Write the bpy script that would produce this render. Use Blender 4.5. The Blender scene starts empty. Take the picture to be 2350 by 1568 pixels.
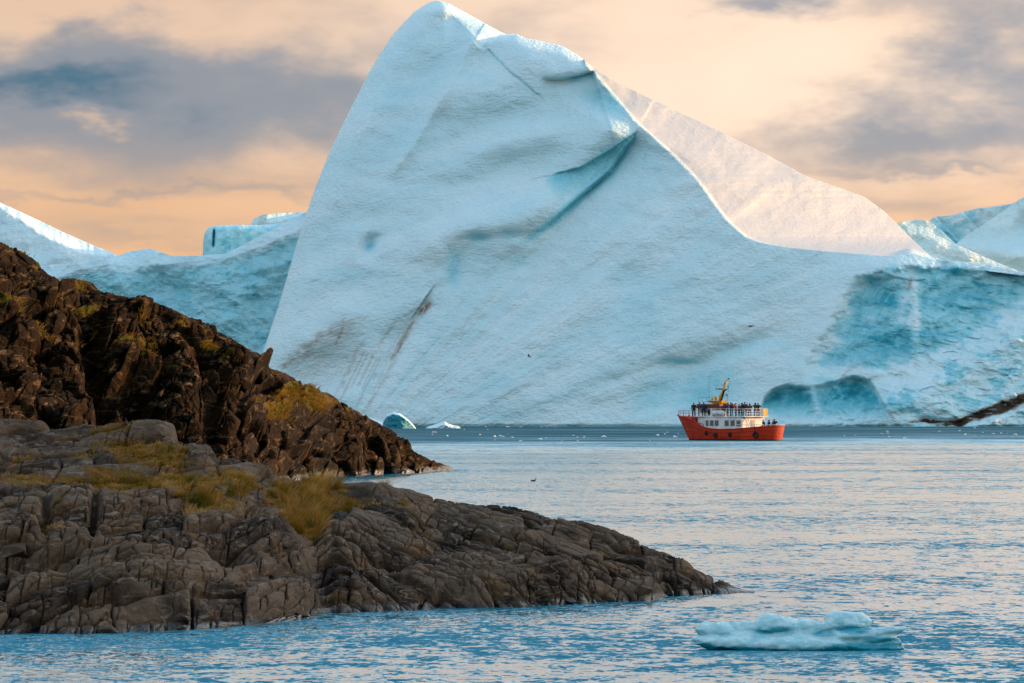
import bpy, bmesh, math, random
import numpy as np
from mathutils import Vector, Matrix

random.seed(7)
RNG = np.random.default_rng(11)
scene = bpy.context.scene
COL = scene.collection

# ------------------------------------------------------------------ camera
CAM_H = 6.0            # metres above the water
FPX = 13056.0          # focal length in units of a 2350 px wide picture
HOR = 910.0            # horizon row in that picture
cam_d = bpy.data.cameras.new("camera")
cam = bpy.data.objects.new("camera", cam_d)
COL.objects.link(cam)
cam.location = (0, 0, CAM_H)
cam.rotation_euler = (math.radians(90), 0, 0)
cam_d.sensor_width = 36.0
cam_d.lens = 36.0 * FPX / 2350.0
cam_d.shift_y = (HOR - 784.0) / 2350.0
cam_d.clip_start = 1.0
cam_d.clip_end = 60000.0
scene.camera = cam

def wp(x, y, D):
    """world point for a picture position at distance D"""
    return ((x - 1175.0) * D / FPX, D, CAM_H - (y - HOR) * D / FPX)

def wdist(y):
    """distance of the water surface seen at picture row y"""
    return CAM_H * FPX / (y - HOR)

# ------------------------------------------------------------------ node helper
class NB:
    def __init__(self, nt):
        self.nt = nt
    def node(self, t, **kw):
        n = self.nt.nodes.new(t)
        for k, v in kw.items():
            setattr(n, k, v)
        return n
    def plug(self, sock, v):
        if isinstance(v, bpy.types.NodeSocket):
            self.nt.links.new(v, sock)
        elif v is not None:
            sock.default_value = v
    def m(self, op, a, b=None, c=None, clamp=False):
        n = self.node('ShaderNodeMath', operation=op, use_clamp=clamp)
        for i, v in enumerate((a, b, c)):
            if v is not None:
                self.plug(n.inputs[i], v)
        return n.outputs[0]
    def vm(self, op, a, b=None, s=None):
        n = self.node('ShaderNodeVectorMath', operation=op)
        self.plug(n.inputs[0], a)
        if b is not None:
            self.plug(n.inputs[1], b)
        if s is not None:
            self.plug(n.inputs['Scale'], s)
        return n.outputs[0]
    def noise(self, vec, scale, detail=4, rough=0.5, dist=0.0, out=0):
        n = self.node('ShaderNodeTexNoise')
        self.plug(n.inputs['Vector'], vec)
        n.inputs['Scale'].default_value = scale
        n.inputs['Detail'].default_value = detail
        n.inputs['Roughness'].default_value = rough
        n.inputs['Distortion'].default_value = dist
        return n.outputs[out]
    def voro(self, vec, scale, feature='F1', out=0, rnd=1.0):
        n = self.node('ShaderNodeTexVoronoi', feature=feature)
        self.plug(n.inputs['Vector'], vec)
        n.inputs['Scale'].default_value = scale
        n.inputs['Randomness'].default_value = rnd
        return n.outputs[out]
    def mr(self, v, a, b, c=0.0, d=1.0, smooth=True):
        n = self.node('ShaderNodeMapRange', interpolation_type='SMOOTHSTEP' if smooth else 'LINEAR', clamp=True)
        for s, q in zip(('Value', 'From Min', 'From Max', 'To Min', 'To Max'), (v, a, b, c, d)):
            self.plug(n.inputs[s], q)
        return n.outputs[0]
    def mix(self, f, a, b, mode='MIX'):
        n = self.node('ShaderNodeMix', data_type='RGBA', blend_type=mode)
        self.plug(n.inputs[0], f)
        self.plug(n.inputs[6], (a + (1,)) if isinstance(a, tuple) and len(a) == 3 else a)
        self.plug(n.inputs[7], (b + (1,)) if isinstance(b, tuple) and len(b) == 3 else b)
        return n.outputs[2]
    def xyz(self, x, y, z):
        n = self.node('ShaderNodeCombineXYZ')
        for i, v in enumerate((x, y, z)):
            self.plug(n.inputs[i], v)
        return n.outputs[0]
    def sep(self, v):
        n = self.node('ShaderNodeSeparateXYZ')
        self.plug(n.inputs[0], v)
        return n.outputs
    def attr(self, name, out='Fac'):
        n = self.node('ShaderNodeAttribute', attribute_name=name)
        return n.outputs[out]
    def ramp(self, v, stops):
        n = self.node('ShaderNodeValToRGB')
        self.plug(n.inputs[0], v)
        e = n.color_ramp.elements
        while len(e) < len(stops):
            e.new(0.5)
        for q, (p, c) in zip(e, stops):
            q.position = p
            q.color = tuple(c) + (1,) if len(c) == 3 else c
        return n.outputs[0]
    def bump(self, h, dist, strength=1.0, normal=None):
        n = self.node('ShaderNodeBump')
        self.plug(n.inputs['Height'], h)
        n.inputs['Distance'].default_value = dist
        n.inputs['Strength'].default_value = strength
        if normal is not None:
            self.plug(n.inputs['Normal'], normal)
        return n.outputs[0]

def new_mat(name):
    m = bpy.data.materials.new(name)
    m.use_nodes = True
    nb = NB(m.node_tree)
    b = m.node_tree.nodes['Principled BSDF']
    return m, nb, b

# ------------------------------------------------------------------ sun and sky
SUN_EL = math.radians(9.0)
SUN_A = math.radians(25.0)        # from +X towards +Y (slightly behind the bergs)
S = Vector((math.cos(SUN_EL) * math.cos(SUN_A), math.cos(SUN_EL) * math.sin(SUN_A), math.sin(SUN_EL)))
sun_d = bpy.data.lights.new("sun", 'SUN')
sun_d.energy = 1.75
sun_d.color = (1.0, 0.57, 0.25)
sun_d.angle = math.radians(0.6)
sun = bpy.data.objects.new("sun", sun_d)
COL.objects.link(sun)
sun.rotation_euler = S.to_track_quat('Z', 'Y').to_euler()
sun.location = S * 500

scene.view_settings.view_transform = 'Standard'
scene.view_settings.look = 'None'
scene.view_settings.gamma = 1.0
EXPO = 1.95
scene.view_settings.exposure = EXPO
scene.view_settings.use_curve_mapping = False

def build_world():
    w = bpy.data.worlds.new("World")
    scene.world = w
    w.use_nodes = True
    nt = w.node_tree
    nb = NB(nt)
    bg = nt.nodes['Background']
    sky = nb.node('ShaderNodeTexSky', sky_type='NISHITA')
    sky.sun_disc = False
    sky.sun_elevation = SUN_EL
    sky.sun_rotation = math.radians(90) - SUN_A
    sky.altitude = 0
    sky.air_density = 1.0
    sky.dust_density = 0.6
    sky.ozone_density = 0.35
    clear = nb.vm('SCALE', sky.outputs[0], s=0.15)
    d = nb.node('ShaderNodeTexCoord').outputs['Generated']
    x, y, z = nb.sep(d)
    az = nb.m('ARCTAN2', x, y)
    el = z
    # cloud field: the same noise all round the sky
    sv = nb.vm('MULTIPLY', d, (1.0, 1.0, 2.3))
    warp = nb.noise(sv, 16.0, 3, 0.5, out=1)
    sv2 = nb.vm('ADD', sv, nb.vm('SCALE', nb.vm('SUBTRACT', warp, (0.5, 0.5, 0.5)), s=0.035))
    n1 = nb.noise(sv2, 19.0, 5, 0.52)
    n2 = nb.noise(nb.vm('MULTIPLY', sv2, (1, 1, 5.0)), 16.0, 3, 0.5)     # flat bands
    wx_, wy_, wz_ = nb.sep(nb.vm('SUBTRACT', nb.noise(sv, 42.0, 4, 0.6, out=1), (0.5, 0.5, 0.5)))
    azw = nb.m('ADD', az, nb.m('MULTIPLY', wx_, 0.045))
    elw = nb.m('ADD', el, nb.m('MULTIPLY', wy_, 0.018))
    def G(px, py, sx, sy, a):
        u = nb.m('DIVIDE', nb.m('SUBTRACT', azw, (px - 1175) / FPX), sx / FPX)
        v = nb.m('DIVIDE', nb.m('SUBTRACT', elw, (HOR - py) / FPX), sy / FPX)
        q = nb.m('ADD', nb.m('MULTIPLY', u, u), nb.m('MULTIPLY', v, v))
        return nb.m('MULTIPLY', nb.m('EXPONENT', nb.m('MULTIPLY', q, -1.0)), a)
    grey = nb.m('MULTIPLY', nb.m('SUBTRACT', n1, 0.5), 1.9)
    low = nb.mr(el, 0.030, 0.044)             # low band: flat streaks instead of heaps
    grey = nb.m('ADD', nb.m('MULTIPLY', grey, nb.mr(low, 0, 1, 0.35, 1.0)),
                nb.m('MULTIPLY', nb.m('SUBTRACT', n2, 0.5), nb.mr(low, 0, 1, 0.95, 0.30)))
    for g in [(200, 150, 400, 90, .55), (-20, 215, 190, 55, .55), (330, 290, 700, 120, .56), (740, 220, 260, 110, .42), (1050, 90, 260, 90, .22),
              (1790, 0, 190, 50, .60), (2330, 240, 320, 140, .72), (2080, 330, 400, 60, .40), (150, 445, 700, 13, .30), (340, 550, 220, 36, .34),
              (2130, 392, 260, 14, .30), (2160, 480, 240, 26, .18),
              (1560, 150, 330, 170, -.50), (560, 90, 130, 50, -.25), (100, 10, 330, 45, -.45), (255, 285, 75, 22, -.55), (2030, 70, 160, 60, -.30)]:
        grey = nb.m('ADD', grey, G(*g))
    k = nb.mr(grey, -0.22, 0.62)
    # warm lit cloud: orange close to the horizon, cream higher up
    warm = nb.mix(nb.mr(el, 0.022, 0.058), (0.90, 0.51, 0.26), (0.82, 0.58, 0.42))
    glow = nb.m('ADD', G(1600, 190, 720, 330, 0.80), nb.m('MULTIPLY', nb.m('SUBTRACT', n1, 0.5), -0.8))
    warm = nb.mix(nb.m('MAXIMUM', glow, 0.0), warm, (1.04, 0.82, 0.64))
    warm = nb.mix(nb.mr(el, 0.068, 0.10), warm, (1.02, 0.80, 0.63))
    cool = nb.mix(nb.mr(el, 0.026, 0.050), (0.58, 0.42, 0.31), (0.31, 0.33, 0.37))
    cool = nb.mix(nb.mr(grey, 0.62, 1.15), cool, (0.06, 0.17, 0.26))
    # clouds glow more the nearer they stand to the sun
    sd = nb.node('ShaderNodeVectorMath', operation='DOT_PRODUCT')
    nb.plug(sd.inputs[0], d); sd.inputs[1].default_value = tuple(S)
    halo = nb.m('ADD', 0.90, nb.m('MULTIPLY', nb.m('POWER', nb.m('MAXIMUM', sd.outputs['Value'], 0.0), 3.0), 1.9))
    cloud = nb.vm('SCALE', nb.mix(k, warm, cool), s=nb.m('MULTIPLY', halo, 2.0 ** -EXPO))
    # higher up the cloud deck breaks into clear blue sky
    cover = nb.m('ADD', nb.mr(el, 0.14, 0.34, 1.0, 0.0), nb.m('MULTIPLY', nb.mr(n1, 0.50, 0.72), nb.mr(el, 0.12, 0.7, 0.7, 0.30)), clamp=True)
    col = nb.mix(cover, clear, cloud)
    nt.links.new(col, bg.inputs['Color'])
    bg.inputs['Strength'].default_value = 1.0
build_world()
scene.world.cycles.sampling_method = 'MANUAL'
scene.world.cycles.sample_map_resolution = 512
scene.cycles.max_bounces = 3
scene.cycles.caustics_reflective = False
scene.cycles.caustics_refractive = False
scene.cycles.use_light_tree = False
scene.cycles.diffuse_bounces = 2
scene.cycles.glossy_bounces = 2
scene.cycles.use_adaptive_sampling = True
scene.cycles.adaptive_threshold = 0.02

# ------------------------------------------------------------------ numpy noise
def _h(ix, iy, iz, seed):
    h = (ix.astype(np.uint32) * np.uint32(374761393) + iy.astype(np.uint32) * np.uint32(668265263)
         + iz.astype(np.uint32) * np.uint32(2147483647 // 3) + np.uint32((seed * 974711 + 12345) & 0xffffffff))
    h = (h ^ (h >> np.uint32(13))) * np.uint32(1274126177)
    h = (h ^ (h >> np.uint32(15))) * np.uint32(2246822519)
    return h ^ (h >> np.uint32(16))

def perlin(x, y, z=None, seed=0):
    x = np.asarray(x, np.float32); y = np.asarray(y, np.float32)
    z = np.zeros_like(x) if z is None else np.asarray(z, np.float32)
    fx, fy, fz = np.floor(x), np.floor(y), np.floor(z)
    ix, iy, iz = fx.astype(np.int64), fy.astype(np.int64), fz.astype(np.int64)
    x = x - fx; y = y - fy; z = z - fz
    s = lambda t: t * t * t * (t * (t * 6 - 15) + 10)
    u, v, w = s(x), s(y), s(z)
    def g(a, b, c):
        h = _h(ix + a, iy + b, iz + c, seed)
        gx = (h & np.uint32(1023)).astype(np.float32) / 511.5 - 1
        gy = ((h >> np.uint32(10)) & np.uint32(1023)).astype(np.float32) / 511.5 - 1
        gz = ((h >> np.uint32(20)) & np.uint32(1023)).astype(np.float32) / 511.5 - 1
        return gx * (x - a) + gy * (y - b) + gz * (z - c)
    l = lambda a, b, t: a + (b - a) * t
    return l(l(l(g(0,0,0), g(1,0,0), u), l(g(0,1,0), g(1,1,0), u), v),
             l(l(g(0,0,1), g(1,0,1), u), l(g(0,1,1), g(1,1,1), u), v), w) * 1.3

def fbm(x, y, z=None, o=4, seed=0, gain=0.5, ridged=False):
    t = 0; a = 1.0; f = 1.0
    for i in range(o):
        n = perlin(x * f, y * f, None if z is None else z * f, seed + i * 17)
        if ridged:
            n = 0.5 - np.abs(n) * 1.6
        t = t + a * n
        a *= gain; f *= 2.03
    return t

def voronoi(x, y, seed=0, jit=0.85):
    """F1, F2, cell random a, b and offset from the cell point"""
    fx, fy = np.floor(x), np.floor(y)
    ix, iy = fx.astype(np.int64), fy.astype(np.int64)
    F1 = np.full(x.shape, 9.0, np.float32); F2 = F1.copy()
    ra = np.zeros_like(F1); rb = ra.copy(); ox = ra.copy(); oy = ra.copy()
    zz = np.zeros_like(ix)
    for a in (-1, 0, 1):
        for b in (-1, 0, 1):
            h = _h(ix + a, iy + b, zz, seed)
            jx = ((h & np.uint32(2047)).astype(np.float32) / 2047 - 0.5) * jit + 0.5
            jy = (((h >> np.uint32(11)) & np.uint32(2047)).astype(np.float32) / 2047 - 0.5) * jit + 0.5
            dx = (x - (fx + a + jx)).astype(np.float32); dy = (y - (fy + b + jy)).astype(np.float32)
            d = np.sqrt(dx * dx + dy * dy)
            n = d < F1
            F2 = np.where(n, F1, np.minimum(F2, d))
            F1 = np.where(n, d, F1)
            h2 = _h(ix + a, iy + b, zz, seed + 91)
            ra = np.where(n, (h2 & np.uint32(4095)).astype(np.float32) / 4095, ra)
            rb = np.where(n, ((h2 >> np.uint32(12)) & np.uint32(4095)).astype(np.float32) / 4095, rb)
            ox = np.where(n, dx, ox); oy = np.where(n, dy, oy)
    return F1, F2, ra, rb, ox, oy

def sst(a, b, x):
    t = np.clip((x - a) / (b - a), 0, 1)
    return t * t * (3 - 2 * t)

def poly(x, pts):
    p = np.array(pts, float)
    return np.interp(x, p[:, 0], p[:, 1])

def polys(x, pts, w=12):
    """smoothed polyline"""
    p = np.array(pts, float)
    xs = np.linspace(p[0, 0], p[-1, 0], 1200)
    v = np.interp(xs, p[:, 0], p[:, 1])
    k = max(1, int(w / ((p[-1, 0] - p[0, 0]) / 1200)))
    ker = np.hanning(2 * k + 3); ker /= ker.sum()
    v = np.convolve(np.pad(v, k + 1, mode='edge'), ker, mode='valid')
    return np.interp(x, xs, v)

def psd(x, y, pts):
    """signed distance to a polyline drawn left to right (positive below it), and 0..1 position along it"""
    p = np.array(pts, float)
    best = np.full(x.shape, 1e9); sg = np.ones(x.shape); al = np.zeros(x.shape)
    L = np.r_[0, np.cumsum(np.hypot(*np.diff(p, axis=0).T))]
    for i in range(len(p) - 1):
        ax, ay = p[i]; bx, by = p[i + 1]
        dx, dy = bx - ax, by - ay; l2 = dx * dx + dy * dy
        t = np.clip(((x - ax) * dx + (y - ay) * dy) / l2, 0, 1)
        d = np.hypot(x - ax - t * dx, y - ay - t * dy)
        n = d < best
        best = np.where(n, d, best)
        sg = np.where(n, np.sign(dx * (y - ay) - dy * (x - ax)), sg)
        al = np.where(n, (L[i] + t * math.sqrt(l2)) / L[-1], al)
    return best * sg, al

def gs(x, y, cx, cy, sx, sy, rot=0.0):
    c, s = math.cos(rot), math.sin(rot)
    u = (x - cx) * c + (y - cy) * s; v = -(x - cx) * s + (y - cy) * c
    return np.exp(-(u / sx) ** 2 - (v / sy) ** 2)

# ------------------------------------------------------------------ object helpers
def tag(o, label=None, cat=None, group=None, kind=None):
    if label: o["label"] = label
    if cat: o["category"] = cat
    if group: o["group"] = group
    if kind: o["kind"] = kind
    return o

def link(o, parent=None):
    COL.objects.link(o)
    if parent is not None:
        o.parent = parent
    return o

def empty(name, loc=(0, 0, 0), rz=0.0):
    o = bpy.data.objects.new(name, None)
    o.empty_display_size = 0.5
    o.location = loc
    o.rotation_euler = (0, 0, rz)
    return link(o)

def np_mesh(name, V, Q, T=None, smooth=True, attrs=None):
    """mesh from arrays: vertices, quads, triangles"""
    me = bpy.data.meshes.new(name)
    V = np.ascontiguousarray(V, np.float32)
    Q = np.asarray(Q, np.int32).reshape(-1, 4)
    T = np.zeros((0, 3), np.int32) if T is None else np.asarray(T, np.int32).reshape(-1, 3)
    me.vertices.add(len(V)); me.vertices.foreach_set('co', V.ravel())
    li = np.concatenate([Q.ravel(), T.ravel()])
    me.loops.add(len(li)); me.loops.foreach_set('vertex_index', li)
    st = np.concatenate([np.arange(len(Q)) * 4, len(Q) * 4 + np.arange(len(T)) * 3]).astype(np.int32)
    me.polygons.add(len(st)); me.polygons.foreach_set('loop_start', st)
    me.update(calc_edges=True)
    me.polygons.foreach_set('use_smooth', np.full(len(st), smooth))
    for k, a in (attrs or {}).items():
        a = np.asarray(a, np.float32)
        if a.ndim == 1:
            at = me.attributes.new(k, 'FLOAT', 'POINT'); at.data.foreach_set('value', a)
        else:
            at = me.attributes.new(k, 'FLOAT_VECTOR', 'POINT'); at.data.foreach_set('vector', np.ascontiguousarray(a).ravel())
    return me

def grid_faces(R, C):
    i = np.arange(R * C).reshape(R, C)
    return np.stack([i[:-1, :-1], i[:-1, 1:], i[1:, 1:], i[1:, :-1]], -1).reshape(-1, 4)

def mesh_obj(name, me, mat, parent=None):
    o = bpy.data.objects.new(name, me)
    for q in (mat if isinstance(mat, (list, tuple)) else [mat]):
        me.materials.append(q)
    return link(o, parent)

class MB:
    """collects simple shapes into one mesh"""
    def __init__(self):
        self.v = []; self.f = []
    def add(self, V, F):
        n = len(self.v); self.v += [tuple(p) for p in V]
        self.f += [tuple(i + n for i in q) for q in F]
        return self
    def box(self, a, b):
        (x0, y0, z0), (x1, y1, z1) = a, b
        return self.add([(x0,y0,z0),(x1,y0,z0),(x1,y1,z0),(x0,y1,z0),(x0,y0,z1),(x1,y0,z1),(x1,y1,z1),(x0,y1,z1)],
                        [(3,2,1,0),(4,5,6,7),(0,1,5,4),(1,2,6,5),(2,3,7,6),(3,0,4,7)])
    def prism(self, plan, z0, z1):
        n = len(plan)
        return self.add([(x, y, z0) for x, y in plan] + [(x, y, z1) for x, y in plan],
                        [tuple(range(n))[::-1], tuple(range(n, 2 * n))] + [(i, (i + 1) % n, n + (i + 1) % n, n + i) for i in range(n)])
    def tube(self, pts, r, n=6, closed=False):
        pts = [Vector(p) for p in pts]
        rr = r if isinstance(r, (list, tuple)) else [r] * len(pts)
        V = []; F = []
        m = len(pts)
        for i, p in enumerate(pts):
            if closed:
                t = pts[(i + 1) % m] - pts[i - 1]
            else:
                t = pts[min(i + 1, m - 1)] - pts[max(i - 1, 0)]
            t.normalize()
            up = Vector((0, 0, 1)) if abs(t.z) < 0.9 else Vector((1, 0, 0))
            a = t.cross(up).normalized(); b = a.cross(t)
            for k in range(n):
                an = 2 * math.pi * k / n
                V.append(p + (a * math.cos(an) + b * math.sin(an)) * rr[i])
        for i in range(m if closed else m - 1):
            for k in range(n):
                j = (i + 1) % m
                F.append((i * n + k, i * n + (k + 1) % n, j * n + (k + 1) % n, j * n + k))
        if not closed:
            F += [tuple(range(n))[::-1], tuple(range((m - 1) * n, m * n))]
        return self.add(V, F)
    def ball(self, c, r, nu=10, nv=7, rot=None):
        V = []; F = []
        r = r if isinstance(r, (list, tuple)) else (r, r, r)
        for j in range(nv + 1):
            t = math.pi * j / nv
            for i in range(nu):
                a = 2 * math.pi * i / nu
                p = Vector((r[0] * math.sin(t) * math.cos(a), r[1] * math.sin(t) * math.sin(a), r[2] * math.cos(t)))
                if rot: p = rot @ p
                V.append(Vector(c) + p)
        for j in range(nv):
            for i in range(nu):
                F.append((j * nu + i, (j + 1) * nu + i, (j + 1) * nu + (i + 1) % nu, j * nu + (i + 1) % nu))
        return self.add(V, F)
    def mesh(self, name, smooth=False):
        me = bpy.data.meshes.new(name)
        me.from_pydata(self.v, [], self.f)
        me.update()
        if smooth:
            me.polygons.foreach_set('use_smooth', [True] * len(me.polygons))
        return me
    def build(self, name, mat, parent=None, smooth=False):
        return mesh_obj(name, self.mesh(name, smooth), mat, parent)
# ------------------------------------------------------------------ water
def water_material():
    m, nb, b = new_mat("sea_water")
    geo = nb.node('ShaderNodeNewGeometry')
    P = geo.outputs['Position']
    x, y, z = nb.sep(P)
    # seen this low, only wave faces leaning to the viewer show: gentle faces, and groups of steep little wavelets
    q = lambda fx, fy, off, det=2: nb.noise(nb.vm('ADD', nb.vm('MULTIPLY', P, (fx, fy, 1.0)), off), 1.0, det, 0.55, out=1)
    a0, a1, a2 = q(5.0, 2.6, (3, 1, 0)), q(1.6, .75, (17, 5, 2)), q(.42, .17, (40, 9, 7))
    ax, ay, _ = nb.sep(a0); bx, by, bz = nb.sep(a1); cx, cy, cz = nb.sep(a2)
    band = nb.noise(nb.vm('MULTIPLY', P, (0.010, 0.034, 1.0)), 1.0, 4, 0.6)
    near = nb.mr(y, 148.0, 205.0, 0.055, 0.0)
    den = nb.m('ADD', nb.m('ADD', nb.m('MULTIPLY', ax, .42), nb.m('MULTIPLY', bz, .38)), nb.m('MULTIPLY', cz, .20))
    den = nb.m('ADD', nb.m('ADD', den, nb.m('MULTIPLY', nb.m('SUBTRACT', band, .5), .32)), near)
    steep = nb.mr(den, .52, .585)
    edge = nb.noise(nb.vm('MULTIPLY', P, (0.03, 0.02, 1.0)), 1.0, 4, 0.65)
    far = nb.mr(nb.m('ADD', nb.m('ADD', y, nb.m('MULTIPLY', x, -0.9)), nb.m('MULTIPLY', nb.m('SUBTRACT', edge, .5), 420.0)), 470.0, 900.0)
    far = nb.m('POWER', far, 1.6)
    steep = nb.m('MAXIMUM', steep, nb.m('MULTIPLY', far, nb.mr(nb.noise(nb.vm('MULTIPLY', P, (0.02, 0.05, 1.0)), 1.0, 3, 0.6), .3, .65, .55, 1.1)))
    rip = nb.m('ADD', nb.m('ABSOLUTE', nb.m('SUBTRACT', ay, .5)), nb.m('MULTIPLY', nb.m('ABSOLUTE', nb.m('SUBTRACT', by, .5)), .8))
    sy = nb.m('ADD', nb.m('ADD', .022, nb.m('MULTIPLY', rip, .22)), nb.m('MULTIPLY', steep, nb.m('ADD', .32, nb.m('MULTIPLY', rip, .7))))
    sx = nb.m('MULTIPLY', nb.m('ADD', nb.m('SUBTRACT', bx, .5), nb.m('SUBTRACT', cx, .5)), .12)
    nrm = nb.vm('NORMALIZE', nb.xyz(sx, nb.m('MULTIPLY', sy, -1.0), 1.0))
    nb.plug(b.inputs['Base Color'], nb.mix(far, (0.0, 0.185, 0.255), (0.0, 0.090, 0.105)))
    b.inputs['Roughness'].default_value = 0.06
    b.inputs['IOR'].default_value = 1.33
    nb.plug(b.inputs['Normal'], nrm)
    return m
M_WATER = water_material()

def build_water():
    xs = np.array([-9000, -900, -150, 0, 150, 900, 9000.0]); ys = np.array([-1500, 60, 140, 300, 700, 1200, 3000, 26000.0])
    X, Y = np.meshgrid(xs, ys)
    V = np.stack([X, Y, np.zeros_like(X)], -1).reshape(-1, 3)
    o = mesh_obj("water", np_mesh("water", V, grid_faces(len(ys), len(xs)), smooth=False), M_WATER)
    tag(o, "rippled blue sea water reflecting a peach sky", "sea", kind="structure")
build_water()

# ------------------------------------------------------------------ ice
def ice_material():
    m, nb, b = new_mat("glacier_ice")
    P = nb.node('ShaderNodeNewGeometry').outputs['Position']
    flow = nb.attr("flow", 'Vector')
    blue = nb.attr("blue")
    dirt = nb.attr("dirt")
    f1 = nb.vm('MULTIPLY', flow, (0.22, 0.60, 0.35))
    f2 = nb.vm('MULTIPLY', flow, (1.0, 1.8, 1.2))
    bands = nb.noise(nb.vm('MULTIPLY', flow, (0.02, 0.16, 0.03)), 1.0, 4, 0.6)
    dim = nb.noise(nb.vm('MULTIPLY', P, (1.15, .7, 2.3)), 1.0, 3, 0.5, 0.4)
    lines = nb.noise(nb.vm('MULTIPLY', flow, (0.06, 1.3, 0.3)), 1.0, 3, 0.6)
    und = nb.noise(nb.vm('MULTIPLY', P, (.30, .2, .42)), 1.0, 3, 0.5)
    base = nb.mix(nb.mr(bands, 0.35, 0.68), (0.58, 0.77, 0.79), (0.71, 0.82, 0.82))
    base = nb.mix(nb.m('MULTIPLY', nb.mr(lines, 0.56, 0.72), 0.35), base, (0.52, 0.77, 0.83))
    base = nb.mix(nb.m('MULTIPLY', nb.mr(dim, 0.42, 0.62), 0.30), base, (0.50, 0.76, 0.81))
    base = nb.mix(nb.attr('sunlit_side'), base, (0.60, 0.575, 0.545))  # sunlit shoulder gets its own warmer tone, sunlight put into the colour
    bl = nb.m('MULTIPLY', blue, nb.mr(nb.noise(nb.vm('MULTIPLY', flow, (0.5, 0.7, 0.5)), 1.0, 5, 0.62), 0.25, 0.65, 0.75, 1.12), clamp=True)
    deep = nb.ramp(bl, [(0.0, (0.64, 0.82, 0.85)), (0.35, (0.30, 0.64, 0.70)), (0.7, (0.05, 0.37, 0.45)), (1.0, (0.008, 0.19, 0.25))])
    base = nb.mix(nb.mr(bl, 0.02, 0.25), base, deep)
    dr = nb.m('MULTIPLY', dirt, nb.mr(nb.noise(nb.vm('MULTIPLY', flow, (0.25, 2.2, 1.0)), 1.0, 5, 0.65), 0.30, 0.60, 0.25, 1.2), clamp=True)
    base = nb.mix(dr, base, nb.mix(nb.mr(dirt, 0.9, 1.6), (0.27, 0.17, 0.09), (0.016, 0.013, 0.011)))
    nb.plug(b.inputs['Base Color'], base)
    b.inputs['Roughness'].default_value = 0.55
    b.inputs['Specular IOR Level'].default_value = 0.25
    h = nb.m('ADD', nb.m('MULTIPLY', dim, 1.0), nb.m('MULTIPLY', und, 0.5))
    h = nb.m('ADD', h, nb.m('MULTIPLY', lines, 0.30))
    nb.plug(b.inputs['Normal'], nb.bump(nb.m('MULTIPLY', h, nb.mr(nb.attr('sunlit_side'), 0, 1, 1.0, .32)), 0.42, 1.0))
    return m
M_ICE = ice_material()

def sheet_solid(name, mat, xs, ytop, ybot, Dfun, rows, thick, attr_fun, back_rows=26, parent=None):
    """a closed mass: a front surface with relief between ytop and the water, closed by a back that falls to the water"""
    C = len(xs)
    t = np.linspace(0, 1, rows)
    X = np.repeat(xs[None, :], rows, 0)
    yt = ytop(xs); yb = ybot(xs) if callable(ybot) else np.full(C, float(ybot))
    yt = np.minimum(yt, yb - 2)
    Y = yt[None, :] + (yb - yt)[None, :] * (t[:, None] ** 1.0)
    D = Dfun(X, Y, yt[None, :])
    WX = (X - 1175) * D / FPX; WZ = CAM_H - (Y - HOR) * D / FPX
    front = np.stack([WX, D, WZ], -1)                      # top -> bottom
    s = np.linspace(0, 1, back_rows + 1)[1:]
    th = thick(xs) if callable(thick) else np.full(C, float(thick))
    bx = np.repeat(WX[0][None], back_rows, 0)
    by = D[0][None] + th[None] * (1 - (1 - s[:, None]) ** 1.6)
    bz = WZ[0][None] + (-1.5 - WZ[0])[None] * (s[:, None] ** 1.7)
    back = np.stack([bx, by, bz], -1)
    allv = np.concatenate([back[::-1], front], 0)          # back bottom ... ridge ... front bottom
    R = rows + back_rows
    V = allv.reshape(-1, 3)
    A = attr_fun(X, Y, front)
    at = {}
    for k, a in A.items():
        pad = np.repeat(a[0:1], back_rows, 0)
        if k == 'flow':
            pad = back[::-1].copy()
        else:
            pad = pad * 0
        at[k] = np.concatenate([pad, a], 0).reshape(-1, 3) if a.ndim == 3 else np.concatenate([pad, a], 0).reshape(-1)
    Q = grid_faces(R, C)
    # end caps as fans
    idx = np.arange(R * C).reshape(R, C)
    T = []
    for c, rev in ((0, False), (C - 1, True)):
        col = idx[:, c]
        for i in range(1, R - 1):
            T.append((col[0], col[i], col[i + 1]) if not rev else (col[0], col[i + 1], col[i]))
    me = np_mesh(name, V, Q[:, ::-1], T, True, at)
    return mesh_obj(name, me, mat, parent), front

PX = 1135.0 / FPX          # metres per picture unit at the main berg

SIL = [(560, 975), (585, 890), (602, 812), (640, 700), (690, 530), (720, 440), (760, 340), (800, 258), (850, 160), (900, 82), (950, 27),
       (985, 6), (1005, 1), (1030, 8), (1060, 24), (1110, 52), (1150, 74), (1165, 79), (1185, 78), (1210, 88), (1250, 96), (1290, 105),
       (1330, 129), (1355, 150), (1400, 180), (1470, 215), (1600, 276), (1750, 350), (1850, 404), (1945, 438), (1985, 452), (2029, 485),
       (2060, 515), (2092, 548), (2120, 575), (2143, 594), (2200, 600), (2260, 606), (2350, 626), (2480, 650)]
RIDGE_Y = [(-10, 1250), (60, 1290), (105, 1310), (140, 1335), (190, 1380), (250, 1430), (290, 1465), (335, 1520), (385, 1570), (415, 1600), (460, 1630),
           (500, 1660), (540, 1700), (565, 1740), (578, 1800), (586, 1900), (591, 2000), (596, 2200), (610, 2500)]
LIP = [(1000, 650), (1040, 592), (1080, 572), (1130, 572), (1190, 562), (1240, 530), (1290, 490), (1340, 445), (1400, 395), (1440, 335), (1466, 290)]
CREASE = [(1262, 402), (1330, 386), (1390, 352), (1430, 325), (1458, 306)]
LEDGE = [(1236, 180), (1290, 181), (1330, 172), (1364, 162)]
CRACK = [(1118, 112), (1165, 160), (1210, 198), (1262, 242)]
RIB = [(880, 428), (940, 342), (1000, 245), (1040, 172), (1086, 96)]
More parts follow.
